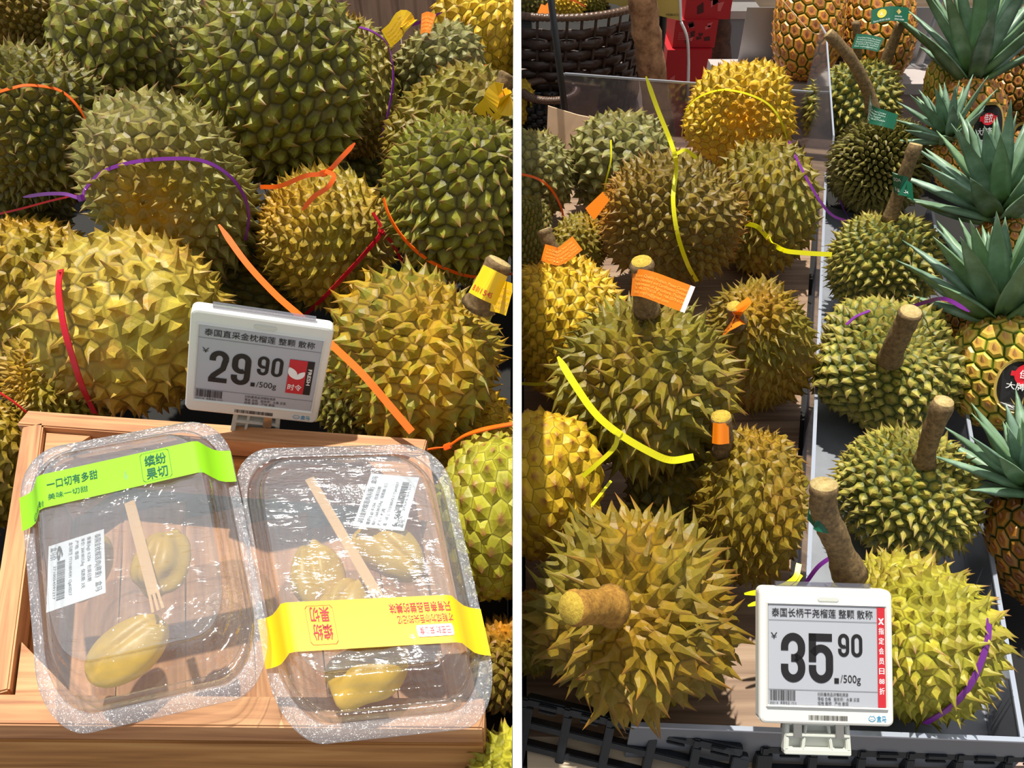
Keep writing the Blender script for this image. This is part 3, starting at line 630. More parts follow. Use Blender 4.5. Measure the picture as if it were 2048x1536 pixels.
# ------------------------------------------------------------------ cable ties
tie('orange', [(-20, 190), (20, 178), (60, 171), (120, 182), (160, 220), (183, 270), (190, 318)], 'thin orange tie arched over the dark olive durian', 'a6', w=.0042, tail=False)
tie('purple', [(48, 394, 1.16), (90, 388, 1.12), (130, 388, 1.09), (162, 396, 1.06), (172, 378), (205, 345), (260, 326), (330, 318), (400, 321), (450, 345), (484, 385), (497, 430), (490, 480)][::-1], 'purple tie around the two-lobed grey-green durian, tail sticking out', 'a2', head=.75)
tie('red', [(-20, 432, 1.28), (40, 418, 1.27), (100, 402, 1.26), (160, 388, 1.26)], 'thin dark red tie in the shadow below the dark olive durian', w=.003)
tie('red', [(122, 540), (118, 580), (128, 650), (145, 712), (165, 772), (190, 826)], 'red tie down the side of the golden-brown durian', 'a4', w=.0078, tail=False)
tie('orange', [(522, 374, 1.13), (560, 372, 1.1), (610, 352, 1.08), (652, 345, 1.06), (680, 318, 1.05), (710, 286, 1.05)], 'orange tie laid over the top of the olive durian, straight tail pointing up', w=.006, head=.58)
tie('orange', [(652, 342, 1.055), (668, 352, 1.05), (655, 375, 1.05), (628, 393, 1.06), (605, 420, 1.07)], 'curled loose end of orange strap on the olive durian', w=.006)
tie('red', [(745, 425), (762, 462), (735, 500), (690, 550), (650, 592), (612, 628)], 'crimson tie across the olive durian, knob at its upper bend', 'a3', w=.006, head=.2, tail=False, k=1.03)
tie('red', [(766, 464, 1.15), (790, 495, 1.17), (806, 530, 1.2)], 'short crimson strap end beside the olive durian', w=.005)
tie('orange', [(824, 864, .868), (775, 806, .875), (722, 745, .885), (655, 682, .92), (600, 632, .98), (550, 588, 1.02), (492, 525, 1.05), (438, 450, 1.07)], 'long orange tie running down past the price tag to the crate rail', w=.0082)
tie('orange', [(768, 396), (778, 428), (800, 466), (835, 503), (880, 532), (950, 553), (1040, 545)], 'orange tie under the large green durian by the white board', 'a14', w=.0055, tail=False, side=-1)
tie('orange', [(855, 900), (895, 893), (930, 872), (975, 858), (1040, 846)], 'orange tie with square head on the lime-green durian', 'a17', w=.0075, head=.25, tail=False, side=-1, k=1.04)
tie('purple', [(640, -10, 1.37), (650, 25, 1.36), (662, 52, 1.36), (700, 52), (745, 64), (775, 92), (786, 150), (778, 215), (762, 275)], 'purple tie with knot around the long brownish durian', 'a10', w=.005, head=.25, tail=False, k=1.03)
tie('purple', [(760, 62, 1.50), (830, 48, 1.48), (885, 24, 1.47)], 'purple strap behind the torn paper tags', w=.005)
tie('orange', [(932, 158), (972, 130)], 'short orange strap end at the shaded grey-green durian', 'a11', w=.006, k=1.05)
tie('red', [(0, 785), (30, 805), (62, 832)], 'thin red tie on the crowded-thorned yellow durian by the crate corner', 'a20', w=.0028, k=1.05)
tie('yellowtie', [(1394, 562), (1375, 528), (1355, 468), (1346, 400), (1352, 345), (1350, 312, 1.43), (1338, 275, 1.43), (1315, 218, 1.42), (1292, 153, 1.40)], 'yellow tie with long upright tail on the wide brown-olive durian', 'b4', w=.0078, head=.62, k=1.02)
tie('yellowtie', [(1352, 308, 1.44), (1372, 300, 1.46), (1392, 316, 1.48)], 'small yellow loop at the knot above the brown-olive durian', w=.006, tail=False)
tie('yellowtie', [(1364, 272), (1371, 228), (1386, 204), (1412, 188), (1450, 180), (1500, 190), (1540, 212), (1565, 250), (1577, 296)], 'thin yellow tie arched over the farthest sunlit durian', 'b6', w=.0045, tail=False, k=1.02)
tie('purple', [(1577, 282, 1.66), (1602, 335, 1.6), (1636, 396, 1.58), (1664, 430, 1.58), (1700, 444, 1.58)], 'purple strap slanting from the yellow-green durian over the tray wall', w=.005)
tie('yellowtie', [(1490, 447), (1515, 454), (1540, 480), (1566, 500, 1.50), (1610, 506, 1.47), (1664, 509, 1.45)], 'yellow tie reaching from the yellow-green durian across the tray wall', 'b5', w=.0085, head=.6, tail=False, k=1.03)
tie('yellowtie', [(1222, 280), (1222, 320), (1212, 362), (1206, 392), (1188, 412), (1162, 432)], 'thin yellow tie down the pale yellow-green durian', 'b7', w=.0035, tail=False, k=1.02)
tie('orange', [(1030, 346), (1072, 356), (1100, 376), (1120, 410), (1128, 442)], 'dark orange tie across the green durian next to the white board', 'b9', w=.005, tail=False, side=1, k=1.02)
tie('yellowtie', [(1392, 900), (1386, 914, .96), (1340, 920, .945), (1292, 900, .935), (1236, 866, .93), (1190, 826, .93), (1150, 770, .935), (1116, 714, .95)][1:], 'broad pale yellow tie sweeping over the sharp-thorned olive durian', 'b2', w=.0085, head=.5, k=1.02)
tie('yellowtie', [(1236, 868, .935), (1228, 896, .94), (1192, 930, .95), (1166, 952, .96)], 'yellow strap dropping from the tie knot between two durians', w=.0055, tail=False)
tie('yellowtie', [(1222, 962, .97), (1200, 990, .965), (1170, 1028, .96)], 'thin yellow strap over the wide flat-thorned durian', w=.0035)
tie('yellowtie', [(1030, 766), (1070, 768), (1102, 766)], 'short yellow strap low on the bright durian at the white board', 'b8', w=.006, tail=False, side=1, k=1.03)
tie('yellowtie', [(1598, 1128, .99), (1588, 1158, .98), (1545, 1180, .97), (1488, 1188, .965)], 'pale yellow tie loop below the front olive durian', w=.0065)
tie('yellowtie', [(1602, 1150, .985), (1580, 1176, .975), (1530, 1200, .965), (1495, 1212, .96)], 'second yellow strap just under the pale loop behind the price tag', w=.005)
tie('purple', [(1610, 1168, .99), (1640, 1130, .97), (1680, 1108, .96), (1708, 1114, .96)], 'purple strap between tray wall and thick stem of the front durian', w=.005, tail=False)
tie('purple', [(1978, 1240), (1972, 1290), (1945, 1360), (1905, 1410), (1850, 1446)], 'purple tie around the outer side of the pale yellow durian', 'k1', w=.008, tail=False, k=.95)
tie('purple', [(1800, 622, 1.32), (1846, 606, 1.28), (1890, 598, 1.22), (1940, 624, 1.17)], 'purple tie tail sticking out over the outer tray wall', w=.006)
tie('purple', [(1693, 650), (1712, 634), (1740, 622)], 'purple strap behind the widest khaki durian', 'k3', w=.005, tail=False, k=1.03)
tie('purple', [(1680, 400), (1695, 432), (1715, 446)], 'purple strap at the foot of the fine-thorned dark durian', 'k5', w=.005, tail=False, k=1.03)

# ------------------------------------------------------------------ paper stickers on the stems
DOA = ['In case Quality Problem, Please Contact', 'Plant Standard and Certification Division', 'Department of Agriculture, Thailand', 'Tel. +66-2579-6134  Fax. +66-2579-6134', 'Email. ccqdoa@gmail.com']
sticker('yellowtag', [(952, 557, .905), (977, 570, .885), (1003, 582, .905)], .034, 'yellow sticker wrapped around the stem of the two-lobed durian', ['', '', 'B 011545'], 'redink', 'a15', (.43, .9, 0), side=-1)
sticker('yellowtag', [(985, 590, .915), (1003, 594, .91), (1020, 600, .905)], .036, 'free end of a yellow sticker hanging beside the stem', ['Please Contact', 'Division', 'Thailand', '79-6134'], 'orangeprint', 'a15', (-.2, 1, 0), side=-1)
sticker('yellowtag', [(962, 238, 1.2), (985, 215, 1.18), (998, 190, 1.17), (1010, 205, 1.17), (1024, 200, 1.17)], .038, 'curled yellow paper tag around the stem of the tan durian', None, 'ink', 'a13', (-.5, .8, .2), side=-1,
        mark=lambda fn, e, a: (lambda p: (p.text('2 6 1', .04, .3, .3, w=.3), p.build('print', fn, M['ink'], e)))(Print()))
sticker('yellowtag', [(772, 78, 1.42), (790, 62, 1.41), (806, 40, 1.40), (822, 52, 1.40)], .034, 'torn yellow tag with black stamp above the grey-green durian', DOA[:4], 'orangeprint', None, (-.6, .8, 0))
sticker('orangetag', [(842, 48, 1.42), (853, 44, 1.41), (866, 48, 1.41)], .036, 'small orange tag standing up beside the torn yellow one', DOA[:4], 'orangeprint', None, (.05, 1, 0))
sticker('orangetag', [(1264, 565, 1.035), (1283, 566, 1.018), (1305, 572, 1.012), (1342, 586, 1.0), (1380, 600, .99)], .0335, 'long orange sticker with a white end wrapped around a durian stem', DOA, 'orangeprint', 'b2', (.02, 1, 0),
        mark=lambda fn, e, a: (lambda p: (p.rect(.93, .0, 1.0, 1.0), p.build('white_end', fn, M['paper'], e)))(Print()))
sticker('orangetag', [(1086, 505, 1.225), (1104, 510, 1.215), (1120, 512, 1.215), (1155, 486, 1.21)], .028, 'creased orange sticker on the stem of the bright yellow durian', DOA[:4], 'orangeprint', 'b8', (.05, 1, 0))
sticker('orangetag', [(1444, 672, 1.19), (1462, 650, 1.17), (1478, 636, 1.16), (1486, 618, 1.17), (1480, 606, 1.18)], .030, 'small orange loop wrapped around a stub stem beside the long durian', ['Thailand', 'DOA'], 'ink', 'b3', (.5, .8, 0))
sticker('orangetag', [(1188, 400, 1.46), (1196, 412, 1.455), (1204, 420, 1.45)], .045, 'orange sticker half hidden behind the brown-olive durian', None, 'ink', None, (0, 1, 0))
sticker('orangetag', [(1425, 866, 1.055), (1440, 868, 1.045), (1458, 866, 1.055)], .026, 'plain orange band around the stem of the front olive durian', None, 'ink', 'b14', (0, 1, 0))
def seal(fn, e, a):
    p = Print(); p.disc(.28, .58, .12, .3); p.build('roundel', fn, M['stickyellow'], e)
    p = Print(); p.poly([(.72, .85), (.79, .65), (.72, .45), (.65, .65)]); p.build('emblem', fn, M['gold'], e)
    p = Print(); p.ring([(.72, .77), (.76, .65), (.72, .53), (.68, .65)], .012); p.text('Exporter NO.261-1-66-505', .07, .08, .11, w=.42); p.text('DOA 51000', .62, .08, .11, w=.26)
    p.text('EXPORTER', .62, .28, .09, w=.2); p.text('&', .24, .45, .26, w=.07); p.build('print', fn, M['whiteink'], e)
sticker('greentag', [(1742, 34, 1.90), (1780, 27, 1.88), (1817, 30, 1.88)], .036, 'wide green sticker with a yellow roundel high on the back stem', None, 'tagprint', 'k6', (.03, 1, 0), mark=seal)
sticker('greentag', [(1708, 82, 1.92), (1735, 84, 1.9), (1762, 90, 1.89)], .034, 'green sticker with white print in front of a pineapple', DOA, 'tagprint', None, (.1, 1, 0))
sticker('greentag', [(1738, 205, 1.70), (1742, 228, 1.66), (1765, 236, 1.64), (1792, 244, 1.64)], .034, 'curved green sticker at the foot of the crooked stem', DOA, 'tagprint', 'k5', (.08, 1, 0))
sticker('greentag', [(1786, 366, 1.38), (1806, 372, 1.355), (1826, 384, 1.37)], .034, 'small dark green sticker across the pink-brown stem', ['DOA', '', 'จันทบุรี 34'], 'whiteink', 'k4', (-.3, 1, 0))
sticker('greentag', [(1618, 1010, .86), (1640, 1030, .835), (1668, 1036, .845)], .034, 'green sticker peeling from the thick stem at the front of the tray', ['DOA'], 'tagprint', 'k1', (.02, 1, 0))
# ------------------------------------------------------------------ electronic price tags
def rbox(name, w, h, t, r, fn, mat, parent, bev=.003, z0=0.0, seg=5):
    """rounded plate in tag space: x across, y up, thickness z0-t .. z0"""
    pts = []
    for cx_, cy_, a0 in ((w / 2 - r, h / 2 - r, 0), (-w / 2 + r, h / 2 - r, 90), (-w / 2 + r, -h / 2 + r, 180), (w / 2 - r, -h / 2 + r, 270)):
        for k in range(seg + 1): a = math.radians(a0 + 90 * k / seg); pts.append((cx_ + r * math.cos(a), cy_ + r * math.sin(a), math.cos(a), math.sin(a)))
    n = len(pts); V = []; Fs = []
    for ins, z in ((0, z0 - t), (0, z0 - bev), (bev * .35, z0 - bev * .3), (bev, z0)): V += [fn(x - cx_ * ins, y - cy_ * ins, z) for x, y, cx_, cy_ in pts]
    for l in range(3):
        for k in range(n): k2 = (k + 1) % n; Fs.append((l * n + k, l * n + k2, (l + 1) * n + k2, (l + 1) * n + k))
    Fs += [tuple(range(3 * n, 4 * n)), tuple(range(n - 1, -1, -1))]
    return mk(name, V, Fs, mat, parent)
def frame_ring(name, w, h, t, d, fn, mat, parent, z=.0008, cx=0, cy=0):
    V = []; 
    for ww, hh, zz in ((w / 2 + t, h / 2 + t, 0), (w / 2 + t * .5, h / 2 + t * .5, z), (w / 2, h / 2, -d)):
        V += [fn(cx + sx * ww, cy + sy * hh, zz) for sx, sy in ((-1, -1), (1, -1), (1, 1), (-1, 1))]
    return mk(name, V, [(l * 4 + k, l * 4 + (k + 1) % 4, l * 4 + 4 + (k + 1) % 4, l * 4 + 4 + k) for l in (0, 1) for k in range(4)], mat, parent)
def arc(cx, cy, rx, ry, a0, a1, n=14):
    return [(cx + rx * math.cos(math.radians(a0 + (a1 - a0) * i / n)), cy + ry * math.sin(math.radians(a0 + (a1 - a0) * i / n))) for i in range(n + 1)]
def stroke(P, pts, t):
    pts = np.array(pts, float); T = np.gradient(pts, axis=0); T /= np.linalg.norm(T, axis=1)[:, None] + 1e-9; N = np.stack([-T[:, 1], T[:, 0]], 1) * t / 2
    b = len(P.V); n = len(pts)
    for p, q in zip(pts, N): P.V += [(p + q).tolist(), (p - q).tolist()]
    P.F += [(b + 2 * i, b + 2 * i + 1, b + 2 * i + 3, b + 2 * i + 2) for i in range(n - 1)]
def digit(P, ch, u, v, w, h, t):
    """heavy condensed figure drawn with a stroke of thickness t in the box u..u+w, v..v+h"""
    m = t / 2; x0, x1, y0, y1 = u + m, u + w - m, v + m, v + h - m; cx = (x0 + x1) / 2; rx = (x1 - x0) / 2; ry = min(h * .2, rx * 1.15); ym = v + h * .47
    S_ = lambda p: stroke(P, p, t)
    if ch == '0': S_(arc(cx, y1 - ry, rx, ry, 0, 180) + arc(cx, y0 + ry, rx, ry, 180, 360) + [(x1, y1 - ry), (x1, y1 - ry + .01)])
    elif ch == '9':
        S_(arc(cx, y1 - ry, rx, ry, 0, 180) + arc(cx, ym + ry * .8, rx, ry, 180, 300)); S_([(x1, y1 - ry), (x1, (y0 + y1) / 2), (x1, y0 + ry)]); S_(arc(cx, y0 + ry, rx, ry, 0, -180) + [(x0, y0 + ry * 1.35)])
    elif ch == '3':
        S_([(x0, y1 - ry * 1.4)] + arc(cx, y1 - ry, rx, ry, 180, 0) + [(x1, ym + ry)] + arc(cx, ym + ry, rx, ry * .9, 0, -75)); S_(arc(cx, ym - ry * .8, rx, ry, 75, 0) + [(x1, y0 + ry)] + arc(cx, y0 + ry, rx, ry, 0, -180) + [(x0, y0 + ry * 1.45)])
        P.rect(cx - w * .08, ym - t * .36, cx + w * .2, ym + t * .62)
    elif ch == '5':
        P.rect(u, v + h - t, u + w * .96, v + h); P.rect(u, v + h * .42, u + t, v + h)
        S_([(x0, ym + ry * .55)] + arc(cx, ym + ry * .15, rx, ry, 140, 0) + [(x1, y0 + ry)] + arc(cx, y0 + ry, rx, ry, 0, -180) + [(x0, y0 + ry * 1.4)])
    elif ch == '2':
        S_([(x0, y1 - ry * 1.4)] + arc(cx, y1 - ry, rx, ry, 180, 0)); S_(arc(cx, y1 - ry, rx, ry, 0, -25, 4) + [(x1 - w * .12, v + h * .45), (x0 + w * .1, v + t * 1.5), (x0, v + t * .8)]); P.rect(u, v, u + w * .97, v + t)
def price_tag(C, X, Yv, wd, label, title, big, kind, hgt):
    X = nrm(X); Z = nrm(np.cross(X, Yv)); Y = np.cross(Z, X); s = wd / 265
    e = empty('price_tag', C - Y * hgt / 2, label, 'price tag')
    w, h = wd, hgt; sy = hgt / 255
    fn = lambda x, y, z: C + X * x + Y * y + Z * z
    rbox('housing', w, h, .014, .007, fn, M['tagwhite'], e, .003)
    rbox('hang_slot', .0225, .0052, .002, .0025, lambda x, y, z: fn(x + .002, y + h * .422, z), M['taggrey'], e, .0008, z0=.0012)
    # screen: (u 0..230, v 0..190)
    sw, sh = 230 * s, 186 * sy; ox, oy = -sw / 2, -sh / 2 + 2 * sy
    rbox('screen', sw, sh, .0012, .0008, lambda x, y, z: fn(x, y + 2 * sy, z), M['screen'], e, .0003, z0=.0009)
    frame_ring('bezel', sw, sh, .003, -.0002, lambda x, y, z: fn(x, y + 2 * sy, z), M['tagwhite'], e, z=.0026)
    pf = lambda u, v: fn(ox + u * s, oy + v * sy, .0015)
    P = Print(); RP = Print(); WP = Print(); G = Print()
    P.text(title, 6 if kind == 'r' else 10, 165, 13, w=200 if kind == 'r' else 206, bold=.004)
    for v_ in (157, 28):
        G = Print(); G.rect(0, v_, 230 if kind == 'l' else 214, v_ + .8); G.build('rule', pf, M['inkline'], e)
    P.text('￥', 4 if kind == 'r' else 8, 122, 12, w=13)
    if kind == 'r':
        digit(P, big[0], 24, 42, 48, 92, 14.5); digit(P, big[1], 79, 42, 48, 92, 14.5); P.rect(129, 42, 138, 52)
        digit(P, big[2], 137, 92, 22, 43, 6.6); digit(P, big[3], 163, 92, 22, 43, 6.6); P.text('/500g', 141, 44, 15, w=40)
    else:
        digit(P, big[0], 23, 50, 36, 80, 11.5); digit(P, big[1], 65, 50, 36, 80, 11.5); P.rect(104, 50, 112, 60)
        digit(P, big[2], 113, 82, 22, 48, 6.8); digit(P, big[3], 140, 82, 22, 48, 6.8); P.text('/500g', 115, 50, 15, w=39)
    P.barcode(2, 8, 54, 27, 3, 34); P.text('2025118   客服电话 17315', 2, 1.5, 4.5, w=52)
    P.text('扫码看商品详情和溯源', 96, 18.5, 5.6, w=60); P.text('等级 合格   服务师：水果 买菜', 96, 10, 5.6, w=82); P.text('规格 散称   产地 泰国', 96, 2, 5.6, w=60)
    if kind == 'r':
        RP.rect(214.5, 0, 230, 186)
        WP.poly([(216.6, 166), (220, 166), (228, 154), (224.6, 154)]); WP.poly([(224.6, 166), (228, 166), (220, 154), (216.6, 154)])
        for i, ch in enumerate(['指', '定', '会', '员', '日', '88', '折']): WP.text(ch, 217.2, 137 - i * 18.6, 9.6, w=10.4, bold=.01)
    else:
        pass
        RP.rect(173, 44, 208, 132); P.rect(208, 44, 222, 132)
        WP.text('时令', 176, 54, 13, w=28, bold=.01); WP.text('FRESH', 211.5, 112, 7.5, w=42, bold=.02, rot=-math.pi / 2)
        def blade(bx, by, a, L_, wd_):
            q_ = [(L_ * t, wd_ * math.sin(math.pi * t) ** .8) for t in (0, .15, .3, .45, .6, .75, .9, 1)]; q_ += [(x_, -y_) for x_, y_ in q_[-2:0:-1]]
            WP.poly([(bx + x_ * math.cos(a) - y_ * math.sin(a), by + x_ * math.sin(a) + y_ * math.cos(a)) for x_, y_ in q_])
        blade(190, 82, math.radians(118), 34, 8.5); blade(191, 82, math.radians(56), 26, 6.5)
    P.build('print', pf, M['ink'], e)
    pf2 = lambda u, v: fn(ox + u * s, oy + v * sy, .0017); RP.build('red_block', pf, M['redink'], e); WP.build('white_print', pf2, M['whiteink'], e)
    pb = Print(); pb.barcode(-36, -118, 42, -109, 9, 44); pb.build('serial_barcode', lambda u, v: fn(u * s, v * sy, .0004), M['ink'], e)
    lg = Print(); ls = lambda u, v: fn((u) * s, v * sy, .0004)
    hp = [(88 + 6.5 * math.cos(t) * (1 + .1 * math.cos(2 * t)), -113 + 5 * math.sin(t) + (1.6 if abs(math.sin(t * 1.0) - .8) < .12 else 0)) for t in [2 * math.pi * i / 28 for i in range(28)]]
    lg.ring(hp, 1.1); lg.ring([(88 + 4.8 * math.cos(t), -115.4 + 2.2 * math.sin(t)) for t in [2 * math.pi * i / 20 for i in range(20)]], .7); lg.text('盒马', 97, -117, 9, w=19, bold=.01)
    lg.build('shop_mark', ls, M['blueink'], e)
    # hinge strip along the back of the top edge
    bar('hinge', fn(-w * .36, h / 2 + .003, -.009), fn(w * .36, h / 2 + .003, -.009), .004, .004, M['acryl'], e, up=Y, bev=0)
    return e, fn, (X, Y, Z)
Yl = nrm(.33 * RT + .78 * UP - .57 * FW); Xl = nrm(RT - .13 * UP + .32 * FW)
tl, fl_, (X, Y, Z) = price_tag(at(516, 741, .845), Xl, Yl, .1395, 'upright price tag reading 29.90 in grey shade on the crate rail', '泰国直采金枕榴莲 整颗 散称', '2990', 'l', .133)
# clip of the first tag: hollow grey foot gripping the crate rail
def clip_foot(e, fn, h, w0, w1, dep, zoff, metals):
    V = [fn(x, y, z) for x, y, z in ((-w0, -h / 2 - .001, zoff), (w0, -h / 2 - .001, zoff), (w1, -h / 2 - dep, zoff), (-w1, -h / 2 - dep, zoff))]
    cs = [((-w0, 0), (-w1, -dep), .005), ((w0, 0), (w1, -dep), .005), ((-w0 * .35, 0), (-w0 * .5, -dep), .003), ((w0 * .35, 0), (w0 * .5, -dep), .003)]
    y0 = -h / 2 + .004
    for (x0, a), (x1, b), t in cs: bar('prong', fn(x0, y0 + a, zoff), fn(x1, y0 + b, zoff), .010, t, M['taggrey'], e, up=nrm(fn(1, 0, 0) - fn(0, 0, 0)), bev=.001)
    for yy, t in ((-.004, .006), (-dep * .5, .004), (-dep, .006)):
        f = -yy / dep; xw = w0 * (1 - f) + w1 * f; bar('crossbar', fn(-xw - .002, y0 + yy, zoff), fn(xw + .002, y0 + yy, zoff), .012, t, M['taggrey'], e, up=nrm(fn(0, 1, 0) - fn(0, 0, 0)), bev=.001)
    bar('web', fn(0, y0, zoff - .004), fn(0, y0 - dep, zoff - .004), 2 * w0, .0015, M['taggrey'], e, up=nrm(fn(0, 0, 1) - fn(0, 0, 0)), bev=0)
    for xm in metals:
        bar('spring_plate', fn(xm, y0 - .004, zoff + .007), fn(xm, y0 - dep * .55, zoff + .008), .009, .002, M['metal'], e, up=nrm(fn(0, 0, 1) - fn(0, 0, 0)), bev=.0005)
fl2 = lambda x, y, z: fl_(x + .005, y, z)
clip_foot(tl, fl2, .133, .022, .024, .036, -.012, [.012])
Yr = nrm(.012 * RT + UP + .10 * FW); Xr = nrm(RT - .03 * UP)
t2, fr_, _ = price_tag(at(1653, 1313, .838), Xr, Yr, .1405, 'sunlit white price tag reading 35.90 clipped to the front of the tray', '泰国长柄干尧榴莲 整颗 散称', '3590', 'r', .1395)
clip_foot(t2, lambda x, y, z: fr_(x - .0065, y, z), .1395, .031, .033, .034, -.014, [-.022, .022])

# ------------------------------------------------------------------ clear fruit boxes
def clam(label, corners, band, bandmat, bandlines, pods, seed):
    TL, TR, BR_, BL_ = corners; up = nrm(np.cross(TR - TL, TL - BL_)); up = up if up[2] > 0 else -up
    e = empty('clear_fruit_box', sum(corners) / 4, label, 'fruit box')
    def bl(s, t):   # s,t in -1..1, t up the picture
        a, b = (s + 1) / 2, (t + 1) / 2; return (TL * (1 - a) + TR * a) * b + (BL_ * (1 - a) + BR_ * a) * (1 - b)
    def ringpts(d, r, n=72):
        h = 1 - d; out = []; r = min(r, h * .98)
        per = [(h - r, h - r, 0), (-h + r, h - r, 90), (-h + r, -h + r, 180), (h - r, -h + r, 270)]; q = n // 4
        for cx_, cy_, a0 in per:
            for k in range(q): a = math.radians(a0 + 90 * k / (q - 1)); out.append((cx_ + r * math.cos(a), cy_ + r * math.sin(a)))
        return out
    def lathe(name, prof, mat, close=True, smooth=True):
        V = []; Fs = []; n = 72
        for d, z, r in prof: V += [bl(s, t) + up * z for s, t in ringpts(d, r)]
        for l in range(len(prof) - 1):
            for k in range(n): k2 = (k + 1) % n; Fs.append((l * n + k, l * n + k2, l * n + n + k2, l * n + n + k))
        if close: Fs.append(tuple((len(prof) - 1) * n + k for k in range(n)))
        return mk(name, V, Fs, mat, e, smooth=smooth)
    fr = .40
    lathe('flange', [(.0, 0, fr), (.0, .0012, fr), (.09, .0012, fr)], M['rim'], False)
    lp = [(.085, .0015, fr), (.095, .006, fr), (.115, .0075, fr), (.135, .006, fr), (.145, .002, fr), (.16, .002, .36), (.172, .012, .36), (.19, .0145, .35), (.205, .0135, .34), (.215, .019, .34),
          (.235, .0235, .33), (.26, .0245, .32), (.28, .0235, .30), (.295, .0195, .29), (.33, .0185, .27), (.345, .0215, .27), (.37, .0225, .26)]
    lathe('lid', lp, M['lid'])
    lathe('tub', [(.10, .0, fr), (.125, -.004, fr), (.14, -.004, .38), (.17, -.024, .36), (.20, -.027, .33)], M['lid'])
    def hz(s, t):
        d = 1 - max(abs(s), abs(t)); hyp = math.hypot(max(0, abs(s) - .6), max(0, abs(t) - .6)); d = min(d, .4 - hyp) if hyp > 0 else d
        return float(np.interp(d, [0, .085, .16, .26, .3, .37], [.0015, .0035, .0085, .0245, .0245, .0245]))
    # cling film lying over the recess
    g = 30; V = []; Fs = []; rg = np.random.RandomState(seed)
    ph = rg.rand(6) * 6
    for i in range(g + 1):
        for j in range(g + 1):
            s, t = -.74 + 1.48 * i / g, -.72 + 1.44 * j / g; r4 = (abs(s) ** 5 + abs(t) ** 5) ** .2
            if r4 > .74: k = .74 / r4; s *= k; t *= k
            wv = .0009 * (math.sin(9 * s + 5 * t + ph[0]) + math.sin(14 * t - 6 * s + ph[1]) + .6 * math.sin(31 * s + 17 * t + ph[2]))
            V.append(bl(s, t) + up * (.0262 + wv))
    for i in range(g):
        for j in range(g): a = i * (g + 1) + j; Fs.append((a, a + g + 1, a + g + 2, a + 1))
    mk('cling_film', V, Fs, M['film'], e, smooth=True)
    # paper band around the lid; band = ((s0,t0),(s1,t1)) centre line, half width in t
    (s0, t0), (s1, t1), hw = band; N = 40; V = []; Fs = []
    def bf(u, v, lift=.0022):
        s = s0 + (s1 - s0) * u; t = t0 + (t1 - t0) * u + hw * (2 * v - 1)
        return bl(s, t) + up * (max(hz(s, t), hz(s, t0)) + lift + .0015)
    for i in range(N + 1): V += [bf(i / N, 0), bf(i / N, .5), bf(i / N, 1)]
    # tuck the ends under the flange
    for i in range(N):
        for j in range(2): a = 3 * i + j; Fs.append((a, a + 3, a + 4, a + 1))
    mk('paper_band', V, Fs, M[bandmat], e, smooth=True)
    bandlines(lambda u, v: bf(u, v, .0028), e)
    return e, bl, up
def pod(bl, up, s, t, a, ls, wd, z, label, seed):
    """creased lobe of durian flesh"""
    bm = bmesh.new(); bmesh.ops.create_icosphere(bm, subdivisions=4, radius=1); rg = np.random.RandomState(seed); A = rg.normal(0, 1, (3, 3)); V = []
    for v in bm.verts:
        p = np.array(v.co); f = 1 + .09 * math.sin(2.5 * p @ A[0]) + .06 * math.sin(4 * p @ A[1]) - .28 * math.exp(-(p[1] / .14) ** 2) * max(0, p[2]) ** .5
        p = p * f; p[1] *= 1 - .18 * p[0]; V.append(p)
    Fs = [[v.index for v in f.verts] for f in bm.faces]; bm.free()
    c = bl(s, t) + up * z; X_ = nrm(bl(s + .01, t) - bl(s, t)); Y_ = np.cross(up, X_); dx = X_ * math.cos(a) + Y_ * math.sin(a); dy = np.cross(up, dx)
    W_ = [c + dx * p[0] * ls + dy * p[1] * wd + up * p[2] * .019 for p in V]
    o = mk('durian_pod', W_, Fs, M['flesh'], smooth=True); return tag(o, label, 'fruit pod')
def shop_label(bl, up, s, t, a, w, h, z, label, price, seed):
    c = bl(s, t) + up * z; X_ = nrm(bl(s + .01, t) - bl(s, t)); Y_ = np.cross(up, X_); dx = X_ * math.cos(a) + Y_ * math.sin(a); dy = np.cross(up, dx)
    fn = lambda u, v: c + dx * (u - .5) * w + dy * (v - .5) * h + up * .0006
    e = empty('weight_label', c, label, 'label')
    V = [c + dx * x * w / 2 + dy * y * h / 2 + up * q for q in (0, .0003) for x, y in ((-1, -1), (1, -1), (1, 1), (-1, 1))]
    mk('paper', V, [(4, 5, 6, 7), (3, 2, 1, 0)] + [(i, (i + 1) % 4, (i + 1) % 4 + 4, i + 4) for i in range(4)], M['labelpaper'], e)
    p = Print(); p.text('泰国金枕榴莲肉(称重)', .05, .84, .09, w=.68); p.text('盒马', .8, .84, .09, w=.14)
    for i, l in enumerate(['重量(kg): 0.256   包装日期', '单价: 260.00元/kg   保质期: 3天', '产地: 泰国', '盒马鲜生 Y71310054591 12p610217']): p.text(l, .05, .70 - i * .11, .055, w=(.7, .78, .3, .82)[i])
    p.barcode(.30, .16, .9, .30, seed, 40); p.text('2710054591217', .35, .10, .045, w=.5); p.text('盒马价', .05, .05, .09, w=.2); p.text(price, .30, .02, .07, w=.01) if False else None
    p.text(price, .05, .16, .10, w=.24, bold=.03)
    p.build('print', fn, M['ink'], e); return e
def speech(p, u0, v0, u1, v1, k):
    p.ring([(u0, v0 + .06), (u0 + .01, v0), (u1 - .01, v0), (u1, v0 + .06), (u1, v1 - .06), (u1 - .01, v1), (u0 + .01, v1), (u0, v1 - .06)], k)
